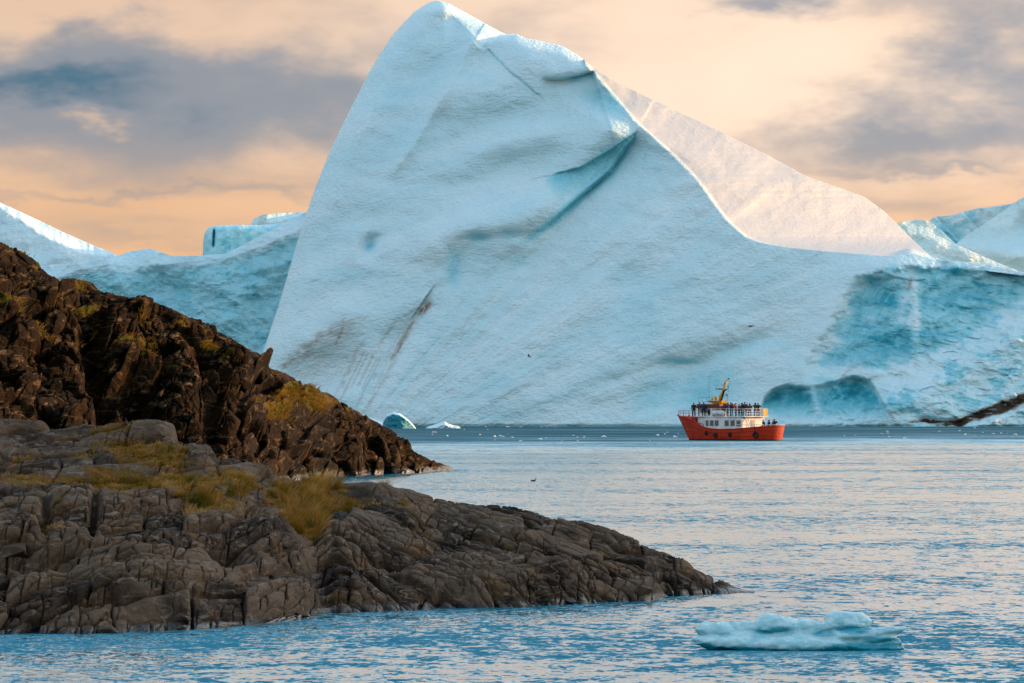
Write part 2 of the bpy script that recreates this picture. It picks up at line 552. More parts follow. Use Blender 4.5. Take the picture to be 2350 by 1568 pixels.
LIT2 = [(-10, 1002), (8, 1012), (40, 1045), (70, 1075), (100, 1105)]
BASE_CREST = [(1690, 545), (1740, 572), (1800, 590), (1870, 597), (1920, 594), (1990, 598), (2040, 588), (2090, 574), (2140, 590), (2230, 600), (2350, 626)]
ARCH = [(1700, 1010), (1728, 990), (1742, 955), (1752, 912), (1772, 892), (1800, 881), (1840, 886), (1870, 884), (1920, 873), (1950, 861), (1985, 866), (2004, 880), (2022, 915), (2050, 960), (2090, 1010)]
EDGE1 = [(1830, 880), (1880, 800), (1915, 735), (1945, 675), (1985, 635), (2060, 612), (2150, 608), (2260, 622)]
EDGE2 = [(1960, 905), (2040, 872), (2110, 842), (2200, 792), (2280, 738), (2360, 690), (2480, 610)]
BAND = [(2075, 969), (2120, 964), (2150, 971), (2200, 972), (2235, 957), (2290, 938), (2360, 912), (2480, 870)]

def main_D(x, y, yt):
    z = (979 - y) * PX                                   # rough height in metres
    D = 1135 + 0.42 * z + 0.0016 * z * z
    # plan: left flank turns away, centre bows towards us
    D = D + 10 * ((x - 1450) / 750.0) ** 2
    D = D + 26 * np.clip((760 - (x + (979 - y) * 0.26)) / 200.0, 0, 3) ** 2 * 0.10
    # upper mass hangs over a lip
    s, a = psd(x, y, LIP)
    tap = sst(0, 0.12, a) * (1 - sst(0.93, 1, a))
    D = D + tap * 3.2 * np.exp(-np.maximum(s, 0) / 150.0) * (sst(-4, 4, s) * sst(.42, .6, a) + .35 * sst(-34, 34, s) * (1 - sst(.42, .6, a)))
    D = D - tap * 2.6 * np.exp(-((s + 55) / 48.0) ** 2)
    s2, a2 = psd(x, y, CREASE)
    t2 = np.sin(np.pi * np.clip(a2 * 0.9 + 0.08, 0, 1))
    t2 = t2 * sst(1, .93, a2)
    D = D + t2 * 1.5 * sst(-3, 4, s2) * np.exp(-np.maximum(s2, 0) / 55.0)
    s3, a3 = psd(x, y, LEDGE)
    D = D + sst(0, 0.25, a3) * sst(1, .93, a3) * 2.4 * sst(-3, 4, s3) * np.exp(-np.maximum(s3, 0) / 75.0) * (np.abs(s3) < 300)
    D = D - sst(0, 0.3, a3) * sst(1, .9, a3) * 1.0 * np.exp(-((s3 + 14) / 14.0) ** 2)
    s4, a4 = psd(x, y, CRACK)
    s4 = s4 + 5 * perlin(x / 22, y / 22, seed=44)
    D = D + (0.55 * np.exp(-(s4 / 2.5) ** 2) + 0.35 * sst(0, 6, s4) * np.exp(-np.maximum(s4, 0) / 40)) * sst(1.0, .75, a4) * sst(0, .02, a4)
    s5, a5 = psd(x, y, RIB)
    w5 = sst(0, 0.25, a5)
    D = D - w5 * 2.0 * np.exp(-(s5 / 16.0) ** 2) + w5 * 1.6 * sst(10, -40, s5) * np.exp(np.minimum(s5, 0) / 90.0)
    # hollows, bulges
    for cx, cy, sx, sy, r, h in [(848, 562, 18, 26, 0.5, 3.2), (1385, 385, 105, 34, -.75, 2.2), (1400, 225, 80, 34, .25, 1.6), (870, 545, 26, 8, -0.2, 0.7), (1100, 548, 30, 12, 0, .9), (1180, 542, 40, 12, 0, .9),
                                 (1042, 618, 28, 55, 0, 1.0), (1195, 600, 60, 24, -0.5, 1.2), (960, 200, 60, 120, 0.5, 2.2), (1130, 300, 120, 40, -.4, 1.2),
                                 (1510, 905, 110, 60, -0.5, 2.4), (1620, 900, 100, 70, -0.4, 2.6), (1560, 838, 70, 16, 0, 1.2), (1690, 800, 120, 26, -0.35, 1.8),
                                 (1200, 120, 55, 40, 0, -2.5), (1300, 140, 60, 30, 0, -1.0), (1250, 310, 160, 30, -0.3, -1.3), (1000, 480, 180, 40, -0.3, -1.2),
                                 (760, 850, 80, 60, -0.4, 1.3), (930, 770, 30, 90, 0.5, 1.2), (1150, 700, 40, 200, 0.7, 1.1), (1330, 700, 50, 260, 0.8, -1.2),
                                 (1500, 600, 60, 200, 0.9, 1.0)]:
        D = D + h * gs(x, y, cx, cy, sx, sy, r)
    # wavy layering of the upper mass
    q = (y + 0.33 * (x - 900) - 0.00022 * (x - 900) ** 2)
    up = sst(40, -60, s)
    D = D + up * (0.85 * np.sin(q / 24.0 + 2.6 * perlin(x / 180, y / 180, seed=5)) + 1.5 * np.sin(q / 61.0 + 1.5 * perlin(x / 240, y / 200, seed=6))) * (0.35 + 0.65 * sst(700, 1150, x))
    # fan of grooves in the lower face
    th = np.arctan2(1150 - y, x - 690)
    rr = np.hypot(x - 690, 1150 - y)
    D = D + (1 - up) * 0.38 * perlin(th * 26, rr / 400, seed=9) * sst(80, 400, rr) + (1 - up) * 0.13 * perlin(th * 70, rr / 220, seed=12)
    # the lower right mass of blue ice
    mr = sst(1780, 2050, x + 0.35 * (y - 800))
    D = D - 8 * mr * sst(560, 640, y)
    e1, b1 = psd(x, y, EDGE1)
    e1 = e1 + 16 * fbm(x / 45, y / 45, seed=52, o=3)
    D = D + 4.0 * sst(-12, 26, e1) * sst(0, .15, b1) * np.exp(-np.maximum(e1, 0) / 220.) * (x > 1800)
    e2, b2 = psd(x, y, EDGE2)
    D = D - 5.5 * sst(-18, 70, e2) * sst(0, .12, b2)
    for cx, cy, sx, sy, r, h in [(2015, 690, 55, 60, 0.2, 1.8), (2040, 780, 60, 45, 0, 1.6), (2200, 680, 130, 50, 0.15, 1.5), (2210, 745, 60, 30, -.3, 1.0), (1960, 800, 40, 100, 0.2, 1.0),
                                 (2060, 640, 30, 24, -.3, -2.0), (2250, 880, 70, 40, -.4, 1.2), (2130, 920, 60, 30, 0, -1.0)]:
        D = D + h * gs(x, y, cx, cy, sx, sy, r)
    D = D - 1.2 * np.exp(-((x - 2098 - 0.03 * (y - 700)) / 14.0) ** 2) * sst(620, 660, y) * sst(850, 800, y)
    ya = polys(x, ARCH, 10) + 5 * perlin(x / 22, y * 0, seed=27)
    rib = np.exp(-((x - 1862 - .28 * (y - 890)) / 13.) ** 2)
    D = D + 3.0 * sst(-3, 14, y - ya) * sst(985, 905, y) * (1 - .5 * rib)
    rough = sst(1850, 2000, x + 0.5 * (y - 800)) * sst(590, 640, y)
    fu, fv = (x + .35 * y) / 62 + .5 * fbm(x / 90, y / 90, seed=22, o=2), (y - .2 * x) / 44
    F1, F2, ra, rb, ox, oy = voronoi(fu, fv, 23)
    G1, G2, ga, gb, gx, gy = voronoi(fu * 2.6 + 3, fv * 2.4, 24)
    D = D + rough * (1.1 * ((ra - .5) * ox + (rb - .5) * oy) * 2 * sst(0, .25, F2 - F1) + .30 * ((ga - .5) * gx + (gb - .5) * gy) * 2 + .7 * fbm(x / 70, y / 45, seed=21, o=4, ridged=True, gain=.55))
    # dirty band with a wedge of clean ice under it
    sb, ab = psd(x, y, BAND)
    D = D + sst(0, .1, ab) * (1.8 * np.exp(-(sb / 9.0) ** 2) - 3.0 * sst(4, 26, sb))
    D = D + .6 * np.exp(-((y - 979) / 3.5) ** 2)             # wave-cut notch
    # gentle undulation everywhere
    D = D + 1.2 * fbm(x / 230, y / 150, seed=3, o=4) + 0.16 * fbm(x / 40, y / 26, seed=31, o=3)
    # sunlit shoulder that turns to the right
    xr = polys(y, RIDGE_Y, 45) + 7 * perlin(y / 40, x * 0 + 3, seed=40) + 4 * perlin(y / 9, x * 0 + 7, seed=41)
    g = (x - xr) * PX
    lit = np.where(g > 0, 1.0 * g, 0)
    cr = polys(x, BASE_CREST, 15)
    lit = np.minimum(lit, 1.0 * np.maximum(x - 1330, 0) * PX) * sst(6, -6, y - cr)
    D = D + lit
    # lit patch under the summit, behind the shoulder
    xr2 = np.interp(y, [p[0] for p in LIT2], [p[1] for p in LIT2])
    sh = poly(x, [(1000, 140), (1060, 112), (1086, 94), (1095, 104), (1112, 112), (1122, 98), (1150, 84), (1185, 77), (1200, 70)])
    g2 = np.clip((x - xr2) * PX, 0, 14) * sst(3, -3, y - sh)
    D = D + g2 * 1.25 + (1.5 * sst(3, -3, y - sh)) * sst(1015, 1050, x) * (x < 1240)
    # rounding off at the skyline
    e = np.clip(1 - (y - yt) / 26.0, 0, 1)
    D = D + 3.5 * e ** 2 * (x < 1340)
    # left edge rounds away from us
    xe = np.interp(y, [1, 27, 82, 160, 258, 340, 440, 530, 700, 812, 890, 990], [1005, 950, 900, 850, 800, 760, 720, 690, 640, 602, 585, 560])
    D = D + 7 * np.clip(1 - (x - xe) / 60.0, 0, 1) ** 2
    return D

def main_attr(x, y, F):
    wx, wz = (x - 1175) * PX, (979 - y) * PX
    th = np.arctan2(1150 - y, x - 690); rr = np.hypot(x - 690, 1150 - y) * PX
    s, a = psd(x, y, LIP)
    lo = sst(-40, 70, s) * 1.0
    q = (y + 0.33 * (x - 900) - 0.00022 * (x - 900) ** 2) * PX
    xr = polys(y, RIDGE_Y, 45)
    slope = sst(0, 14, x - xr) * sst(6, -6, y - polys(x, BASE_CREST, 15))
    fa = rr * lo + (wx + 60) * (1 - lo); fc = th * 75 * lo + q * (1 - lo)
    fa = fa * (1 - slope) + (wx * 0.88 - wz * 0.47) * slope
    fc = fc * (1 - slope) + (wx * 0.47 + wz * 0.88) * slope
    rgt = sst(1900, 1990, x + 0.5 * (y - 800))
    fa = fa * (1 - rgt) + wx * rgt; fc = fc * (1 - rgt) + wz * rgt
    flow = np.stack([fa, fc, F[..., 1] * 0.5], -1)
    n = fbm(x / 60, y / 45, seed=50, o=5, gain=.6)
    n2 = fbm(x / 26, y / 18, seed=51, o=4, gain=.6)
    bl = .16 * sst(-.1, .6, fbm(x / 260, y / 120, seed=57, o=3))
    bl = np.maximum(bl, .36 * np.exp(-((y - 979 - 2 * n) / 3.) ** 2))          # clear washed ice along the waterline
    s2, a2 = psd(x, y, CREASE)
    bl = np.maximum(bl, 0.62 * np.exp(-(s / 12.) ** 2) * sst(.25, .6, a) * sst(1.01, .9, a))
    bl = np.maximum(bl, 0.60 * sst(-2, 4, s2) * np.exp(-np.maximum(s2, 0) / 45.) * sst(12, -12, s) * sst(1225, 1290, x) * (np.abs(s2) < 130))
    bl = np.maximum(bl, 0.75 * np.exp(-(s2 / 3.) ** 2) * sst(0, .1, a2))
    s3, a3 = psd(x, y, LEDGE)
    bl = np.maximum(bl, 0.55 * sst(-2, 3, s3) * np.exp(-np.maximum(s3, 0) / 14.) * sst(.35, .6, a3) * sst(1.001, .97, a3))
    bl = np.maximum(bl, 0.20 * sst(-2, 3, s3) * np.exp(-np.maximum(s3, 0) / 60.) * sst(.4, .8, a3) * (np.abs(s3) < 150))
    s4, a4 = psd(x, y, CRACK)
    bl = np.maximum(bl, 0.3 * np.exp(-(s4 / 2.5) ** 2) * sst(1, .8, a4) * sst(0, .02, a4))
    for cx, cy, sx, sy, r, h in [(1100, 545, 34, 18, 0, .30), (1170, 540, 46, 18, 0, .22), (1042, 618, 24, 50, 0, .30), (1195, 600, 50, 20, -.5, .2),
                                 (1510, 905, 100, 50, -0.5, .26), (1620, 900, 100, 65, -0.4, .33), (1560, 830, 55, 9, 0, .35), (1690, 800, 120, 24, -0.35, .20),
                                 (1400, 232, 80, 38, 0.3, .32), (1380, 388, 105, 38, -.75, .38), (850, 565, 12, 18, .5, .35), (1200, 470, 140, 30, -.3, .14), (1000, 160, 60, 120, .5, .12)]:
        bl = np.maximum(bl, h * gs(x, y, cx, cy, sx, sy, r))  # shading under ledge and lip and in hollows, painted as bluer ice
    # blue ice of the lower right
    e1, b1 = psd(x, y, EDGE1); e2, b2 = psd(x, y, EDGE2)
    reg = sst(-30, 45, e1 + 30 * n + 10 * n2) * sst(1840, 1930, x + .6 * (y - 790)) * sst(598, 622, y + 8 * n)
    str_ = fbm((x + .5 * y) / 120, (y - .28 * x) / 16, seed=54, o=4, gain=.6)
    fu, fv = (x + .35 * y) / 62 + .5 * fbm(x / 90, y / 90, seed=22, o=2), (y - .2 * x) / 44
    F1, F2, ra, rb, ox, oy = voronoi(fu + .12 * n2, fv + .12 * n, 23)
    fld = 0.22 + 0.16 * sst(-.3, .5, n) + .16 * (ra - .3) * sst(0, .15, F2 - F1) + .18 * sst(0, .6, str_)
    for cx, cy, sx, sy, r, h in [(2015, 670, 60, 50, 0.2, .30), (2050, 790, 60, 40, 0, .30), (2200, 670, 150, 50, 0.15, .24), (2180, 622, 60, 12, .1, .35), (1945, 790, 30, 60, 0.2, .2), (2140, 780, 60, 40, 0, .2)]:
        fld = fld + h * gs(x, y, cx, cy, sx, sy, r)
    low = sst(-30, 30, e2)
    fld = fld * (1 - low) + low * (0.13 + .30 * sst(0, .5, n + .5 * str_))
    for cx, cy, sx, sy, r, h in [(2090, 845, 230, 20, -0.38, .34), (1930, 855, 130, 18, 0.05, .4), (2098, 710, 12, 100, -.02, .5), (2000, 968, 300, 14, 0, .22), (2330, 720, 40, 60, .3, .2), (2075, 690, 14, 50, .1, .3)]:
        fld = fld - h * gs(x, y, cx, cy, sx, sy, r)
    bl = np.maximum(bl, reg * np.clip(fld, 0, .95))
    ya = polys(x, ARCH, 10) + 5 * perlin(x / 22, y * 0, seed=27)
    rib = np.exp(-((x - 1862 - .28 * (y - 890)) / 9.) ** 2)
    bl = np.maximum(bl, .86 * sst(-3, 22, y - ya + 7 * n2) * sst(985, 905, y + 22 * n) * (0.85 + .55 * n) * (1 - .55 * rib))
    dt = np.zeros_like(x)
    for pts, w, h in [([(655, 838), (700, 800), (735, 772), (768, 752), (788, 742)], 11, .85), ([(664, 830), (685, 815), (700, 808)], 5, .9)]:
        ds, da = psd(x, y, pts)
        dt = np.maximum(dt, h * np.exp(-(ds / w) ** 2) * (0.6 + .8 * n2))
        dt = np.maximum(dt, 0.55 * sst(-4, 6, ds) * np.exp(-np.maximum(ds, 0) / 55.) * sst(640, 700, x) * sst(850, 800, x) * (np.abs(ds) < 200))
    for pts, w, h in [([(785, 885), (800, 850), (822, 800), (832, 788)], 7, .5), ([(900, 822), (925, 780), (955, 730), (985, 698)], 8, 1.0), ([(870, 790), (905, 740), (960, 705)], 5, .45),
                      ([(838, 945), (870, 890), (900, 835)], 5, .35), ([(772, 790), (782, 760), (790, 742)], 6, 1.0)]:
        ds, da = psd(x, y, pts)
        dt = np.maximum(dt, h * np.exp(-(ds / w) ** 2) * (0.7 + .7 * n2))
    for i in range(26):
        x0 = 650 + 9.5 * i + RNG.uniform(-6, 6); y0 = 760 + 20 * RNG.random() + 60 * abs(i - 12) / 12.; l = RNG.uniform(60, 150)
        ds, da = psd(x, y, [(x0 - l * .5, y0 + l), (x0, y0)])
        dt = np.maximum(dt, RNG.uniform(.15, .42) * np.exp(-(ds / RNG.uniform(1.8, 3.5)) ** 2))
    sb, ab = psd(x, y, BAND)
    wb = 3.5 + 6 * sst(.15, .55, ab)
    dt = np.maximum(dt, 1.45 * sst(wb * 1.7, wb * .8, np.abs(sb + 5 * n2)) * sst(0, .06, ab))
    dt = np.maximum(dt, 0.35 * sst(0, 8, sb) * sst(40, 10, sb) * (0.6 + n2) * sst(.5, .7, ab))
    dt = np.maximum(dt, .9 * gs(x, y, 2088, 652, 4, 14, .3))
    return {"flow": flow, "blue": np.clip(bl * (1 - slope), 0, 1), "dirt": np.clip(dt, 0, 2), "sunlit_side": slope}

def ybot_fun(D):
    return 910 + 7.0 * FPX / D

def build_main_berg():
    xs = np.linspace(562, 2440, 760)
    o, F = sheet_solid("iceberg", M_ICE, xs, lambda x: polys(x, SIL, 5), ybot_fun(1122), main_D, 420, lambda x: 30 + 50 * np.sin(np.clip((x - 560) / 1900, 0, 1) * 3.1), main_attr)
    tag(o, "huge pale blue iceberg with a sunlit right shoulder, towering behind the red ship", "iceberg", "icebergs")
build_main_berg()

def simple_attr(seed, blue_fun=None, dirt_fun=None):
    def f(x, y, F):
        D = F[..., 1]
        flow = np.stack([F[..., 0], F[..., 2], D * .5], -1)
        bl = blue_fun(x, y) if blue_fun else np.zeros_like(x)
        dt = dirt_fun(x, y) if dirt_fun else np.zeros_like(x)
        return {"flow": flow, "blue": np.clip(bl, 0, 1), "dirt": dt}
    return f

def build_far_bergs():
    # snow slope at the far left
    sil = [(-160, 420), (-60, 440), (0, 465), (60, 492), (150, 535), (215, 564), (265, 583), (300, 640), (320, 760)]
    shade = [(-60, 430), (-20, 460), (20, 487), (60, 512), (100, 540), (150, 562), (185, 578), (230, 584), (300, 586)]
    def D(x, y, yt):
        z = (979 - y) * .1
        d = 1420 + .55 * z + 2.5 * fbm(x / 120, y / 90, seed=61, o=4)
        b = polys(x, shade, 10) + 5 * perlin(x / 14, y * 0, seed=64)
        return d + 1.6 * np.clip((b - y), 0, 60) * .109 + .35 * (x + 100) * .1 * sst(5, -20, y - b)
    o, _ = sheet_solid("iceberg", M_ICE, np.linspace(-160, 318, 240), lambda x: polys(x, sil, 6), ybot_fun(1400), D, 160, 90, simple_attr(1))
    tag(o, "iceberg at far left with a steep straight slope and a sunlit right edge", "iceberg", "icebergs")
    # low wall of ice between it and the main berg
    sil = [(-60, 640), (60, 615), (130, 607), (190, 604), (262, 590), (300, 577), (345, 570), (372, 580), (395, 588), (470, 586), (520, 582),
           (570, 556), (620, 530), (660, 508), (700, 488), (760, 470), (800, 470)]
    top2 = [(-60, 650), (130, 640), (170, 622), (200, 614), (250, 606), (300, 612), (400, 604), (470, 597), (520, 592), (600, 566), (680, 530), (760, 500), (800, 500)]
    def D(x, y, yt):
        z = (979 - y) * .095
        d = 1265 + .16 * z + 2.2 * fbm(x / 110, y / 80, seed=71, o=5, gain=.55)
        b = polys(x, top2, 16)
        d = d + 1.0 * np.clip(b - y, 0, 80) * .097                       # snow top leaning back
        d = d + .35 * fbm(x / 34, y / 30, seed=73, o=4, ridged=True) * sst(-10, 30, y - b)
        for cx, cy, sx, sy, r, h in [(400, 690, 60, 90, .3, 3), (270, 660, 30, 60, -.4, -3), (180, 660, 40, 60, .2, 2), (500, 680, 60, 80, 0, -2), (630, 700, 50, 120, .2, 2.5)]:
            d = d + h * gs(x, y, cx, cy, sx, sy, r)
        return d
    def bl(x, y):
        b = polys(x, top2, 16)
        n = fbm(x / 50, y / 50, seed=75, o=5, gain=.6)
        n2 = fbm(x / 14, y / 12, seed=76, o=4, gain=.6)
        v = sst(-6, 25, y - b) * (0.27 + .10 * sst(-.2, .6, n) + .04 * sst(.1, .6, n2))
        return v + .4 * sst(.5, .8, n2) * sst(0, 30, y - b) * sst(0, .4, n)
    o, _ = sheet_solid("iceberg", M_ICE, np.linspace(-60, 800, 330), lambda x: polys(x, sil, 5), ybot_fun(1255), D, 200, 60, simple_attr(2, bl))
    tag(o, "long low wall of turquoise ice between the dark hillside and the main iceberg", "iceberg", "icebergs")
    # block with a dark crack
    sil = [(463, 700), (465, 560), (468, 537), (476, 525), (490, 518), (540, 516), (600, 517), (650, 512), (720, 500), (760, 500)]
    def D(x, y, yt):
        d = 1330 + .15 * (979 - y) * .1 + 1.2 * fbm(x / 40, y / 40, seed=81, o=4)
        d = d + 10 * np.clip(1 - (x - 463) / 26., 0, 1) ** 2 + 2.5 * np.exp(-((x - 491 + .05 * (y - 540)) / 3.2) ** 2) * sst(522, 530, y) * sst(572, 560, y)
        return d + 4 * np.clip(1 - (y - yt) / 14., 0, 1) ** 2
    def bl(x, y):
        n = fbm(x / 24, y / 18, seed=85, o=4, gain=.6)
        c = np.exp(-((x - 491 + .05 * (y - 540)) / 3.0) ** 2) * sst(522, 530, y) * sst(574, 562, y)
        return np.maximum(.9 * c, .20 + .22 * sst(-.1, .5, n) + .12 * sst(530, 560, y))
    o, _ = sheet_solid("iceberg", M_ICE, np.linspace(463, 760, 170), lambda x: polys(x, sil, 3), ybot_fun(1320), D, 150, 50, simple_attr(3, bl))
    tag(o, "flat-topped iceberg block with a dark vertical crack, left of the main iceberg", "iceberg", "icebergs")
    sil = [(566, 720), (570, 520), (582, 503), (600, 494), (640, 489), (700, 487), (780, 480)]
    def D(x, y, yt):
        d = 1450 + .2 * (979 - y) * .1 + 1.0 * fbm(x / 40, y / 30, seed=91, o=4)
        d = d + 8 * np.clip(1 - (x - 566) / 30., 0, 1) ** 2 + .9 * np.clip((x - 612) * .11, 0, 9) * sst(508, 500, y + .22 * (x - 640))
        return d
    o, _ = sheet_solid("iceberg", M_ICE, np.linspace(566, 780, 120), lambda x: polys(x, sil, 3), ybot_fun(1440), D, 120, 50, simple_attr(4, lambda x, y: .14 + .1 * perlin(x / 30, y / 20, seed=4)))
    tag(o, "small rounded ice cap showing just above the flat-topped cracked iceberg", "iceberg", "icebergs")
    # right side
    sil = [(1960, 560), (2030, 525), (2070, 509), (2110, 504), (2135, 509), (2165, 534), (2192, 560), (2259, 590), (2350, 628), (2460, 680)]
    def D(x, y, yt):
        d = 1290 + .5 * (979 - y) * .1 + .55 * (x - 2000) * .1 + 1.6 * fbm(x / 90, y / 60, seed=101, o=4)
        return d + .6 * np.sin((y - .45 * x) / 9.) * .5
    o, _ = sheet_solid("iceberg", M_ICE, np.linspace(1960, 2460, 200), lambda x: polys(x, sil, 5), ybot_fun(1280), D, 150, 60, simple_attr(5, lambda x, y: .06 + .10 * perlin(x / 60, y / 20, seed=5)))
    tag(o, "pale sloping tongue of ice just behind the right shoulder of the main iceberg", "iceberg", "icebergs")
    sil = [(2090, 560), (2120, 520), (2140, 501), (2155, 496), (2180, 495), (2205, 488), (2240, 479), (2310, 470), (2345, 463), (2480, 450)]
    def D(x, y, yt):
        d = 1560 + .5 * (979 - y) * .1 + 2.0 * fbm(x / 70, y / 50, seed=111, o=4)
        for px in (2168, 2240):
            e = x - px - .95 * (y - 520)
            d = d + 4 * sst(-4, 4, e) * np.exp(-np.maximum(e, 0) / 50.)
        return d
    def bl(x, y):
        v = .10 + .15 * sst(0, .4, fbm(x / 60, y / 60, seed=113, o=3))
        for px, w in ((2160, .7), (2222, .45)):
            e = x - px - .95 * (y - 520)
            v = np.maximum(v, w * np.exp(-(e / 7.) ** 2) * sst(500, 545, y))
        return v + .25 * gs(x, y, 2155, 530, 20, 22, .6)
    o, _ = sheet_solid("iceberg", M_ICE, np.linspace(2090, 2480, 190), lambda x: polys(x, sil, 4), ybot_fun(1540), D, 140, 70, simple_attr(6, bl))
    tag(o, "blue-shaded far iceberg with a turquoise crease, second from the right edge", "iceberg", "icebergs")
    sil = [(2150, 588), (2192, 561), (2230, 533), (2280, 500), (2330, 464), (2350, 452), (2400, 415), (2520, 380)]
    def D(x, y, yt):
        d = 1400 + .5 * (979 - y) * .1 + 1.8 * fbm(x / 90, y / 70, seed=121, o=4)
        d = d + 1.6 * np.clip((x - 2322) * .107, 0, 4) * gs(x, y, 2340, 512, 30, 22, -.6)
        return d - 5 * gs(x, y, 2330, 590, 60, 24, .2)
    o, _ = sheet_solid("iceberg", M_ICE, np.linspace(2150, 2520, 170), lambda x: polys(x, sil, 4), ybot_fun(1390), D, 140, 70, simple_attr(7, lambda x, y: .05 + .12 * perlin(x / 50, y / 60, seed=8)))
    tag(o, "smooth iceberg slope rising to the right edge of the picture", "iceberg", "icebergs")
    # dark rounded growler and white lump at the foot of the main berg
    sil = [(876, 985), (880, 962), (888, 951), (902, 946), (918, 949), (936, 962), (948, 974), (956, 985)]
    def D(x, y, yt):
        return 1060 + 3.5 * np.clip(1 - (y - yt) / 6., 0, 1) ** 2 + 5 * ((x - 915) / 40.) ** 2 + .4 * fbm(x / 12, y / 10, seed=131, o=3)
    o, _ = sheet_solid("iceberg", M_ICE, np.linspace(876, 956, 70), lambda x: polys(x, sil, 3), ybot_fun(1056), D, 44, 9,
                       simple_attr(8, lambda x, y: 1.3 * sst(2, 8, y - polys(x, sil, 3)) * sst(874, 882, x)))
    tag(o, "small dark blue wedge-shaped iceberg with a white crest near the hillside's end", "iceberg", "icebergs")
    sil = [(820, 980), (835, 965), (850, 958), (866, 964), (890, 972), (905, 980)]
    o, _ = sheet_solid("iceberg", M_ICE, np.linspace(820, 905, 50), lambda x: polys(x, sil, 3), ybot_fun(1094), lambda x, y, yt: 1098 + 3 * np.clip(1 - (y - yt) / 10., 0, 1) ** 2 + .5 * fbm(x / 14, y / 9, seed=133, o=3) + 4 * ((x - 860) / 45.) ** 2,
                       30, 8, simple_attr(10))
    tag(o, "low pale ice lump half hidden behind the small dark blue iceberg", "iceberg", "icebergs")
    sil = [(974, 984), (985, 978), (1000, 974), (1012, 970), (1021, 967), (1028, 972), (1040, 976), (1050, 977), (1058, 983)]
    o, _ = sheet_solid("iceberg", M_ICE, np.linspace(974, 1058, 60), lambda x: polys(x, sil, 2), ybot_fun(1066), lambda x, y, yt: 1070 + 4 * np.clip(1 - (y - yt) / 8., 0, 1) ** 2 + .7 * fbm(x / 9, y / 5, seed=135, o=4),
                       26, 7, simple_attr(9))
    tag(o, "low white ice lump in the water right of the small dark blue iceberg", "iceberg", "icebergs")
build_far_bergs()
# ------------------------------------------------------------------ rock
def rock_material(name, c_dark, c_mid, c_light, c_warm, moss_a, moss_b, scale, wet_z, bumpd, spec):
    m, nb, b = new_mat(name)
    P = nb.node('ShaderNodeNewGeometry').outputs['Position']
    z = nb.sep(P)[2]
    moss = nb.attr("moss"); tone = nb.attr("tone")
    n1 = nb.noise(P, 0.55 * scale, 4, 0.62)
    n2 = nb.noise(nb.vm('MULTIPLY', P, (1, .6, 2.5)), 2.2 * scale, 4, 0.65)
    n3 = nb.noise(P, 9.0 * scale, 2, 0.6)
    c = nb.mix(nb.mr(nb.m('ADD', n1, nb.m('MULTIPLY', nb.m('SUBTRACT', tone, .5), .34)), .32, .66), c_dark, c_mid)
    c = nb.mix(nb.m('MULTIPLY', nb.mr(n2, .54, .74), .75), c, c_light)
    c = nb.mix(nb.m('MULTIPLY', nb.mr(nb.noise(P, .9 * scale, 3, .6), .52, .70), .6), c, c_warm)
    c = nb.mix(nb.m('MULTIPLY', nb.mr(n3, .52, .7), .35), c, c_dark)
    # dark lichen and pale quartz veins
    c = nb.mix(nb.m('MULTIPLY', nb.mr(nb.voro(P, 3.0 * scale, 'F1'), .22, .08), nb.mr(n1, .5, .65)), c, c_dark)
    vein = nb.m('ABSOLUTE', nb.m('SUBTRACT', nb.noise(nb.vm('MULTIPLY', P, (.5, .4, 1.6)), .8 * scale, 2, .5), .5))
    c = nb.mix(nb.m('MULTIPLY', nb.mr(vein, .006, .0), .5), c, c_light)
    mo = nb.mix(nb.mr(nb.noise(P, 1.2 * scale, 2, .65), .36, .62), moss_a, moss_b)
    mk = nb.mr(nb.m('ADD', moss, nb.m('MULTIPLY', nb.m('SUBTRACT', nb.noise(P, 2.5 * scale, 3, .7), .5), 1.1)), .40, .58)
    c = nb.mix(mk, c, mo)
    # wet tide line
    wet = nb.mr(nb.m('ADD', z, nb.m('MULTIPLY', nb.m('SUBTRACT', n1, .5), wet_z)), wet_z * 1.1, wet_z * .35)
    c = nb.mix(nb.m('MULTIPLY', wet, .72), c, (0.013, 0.012, 0.012))
    nb.plug(b.inputs['Base Color'], c)
    nb.plug(b.inputs['Roughness'], nb.mr(wet, 0, 1, .82, .35))
    nb.plug(b.inputs['Specular IOR Level'], nb.mr(wet, 0, 1, spec, .35))
    h = nb.m('ADD', nb.m('MULTIPLY', n2, .6), nb.m('MULTIPLY', n3, .25))
    nb.plug(b.inputs['Normal'], nb.bump(h, bumpd, 1.0))
    return m
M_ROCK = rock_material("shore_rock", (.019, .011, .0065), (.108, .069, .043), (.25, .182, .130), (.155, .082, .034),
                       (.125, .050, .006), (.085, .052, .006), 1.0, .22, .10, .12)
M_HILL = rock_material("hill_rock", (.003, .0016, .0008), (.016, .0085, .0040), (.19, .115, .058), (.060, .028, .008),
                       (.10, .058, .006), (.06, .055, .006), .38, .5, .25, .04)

def blocks(u, v, su, sv, seed, dome, step, tilt, crack=.10, cw=.035, warp=.28):
    """jointed rock relief: rounded, tilted blocks parted by cracks"""
    wu = u / su + warp * fbm(u / su * .9, v / sv * .9, seed=seed + 3, o=3)
    wv = v / sv + warp * fbm(u / su * .9 + 9, v / sv * .9, seed=seed + 4, o=3)
    F1, F2, ra, rb, ox, oy = voronoi(wu, wv, seed)
    e = F2 - F1
    h = dome * (1 - np.exp(-e / .22)) + step * (ra - .5) + tilt * ((rb - .5) * ox * 2 + (ra - .5) * oy * 2)
    h = h - crack * np.exp(-(e / cw) ** 2)
    return h, ra, e

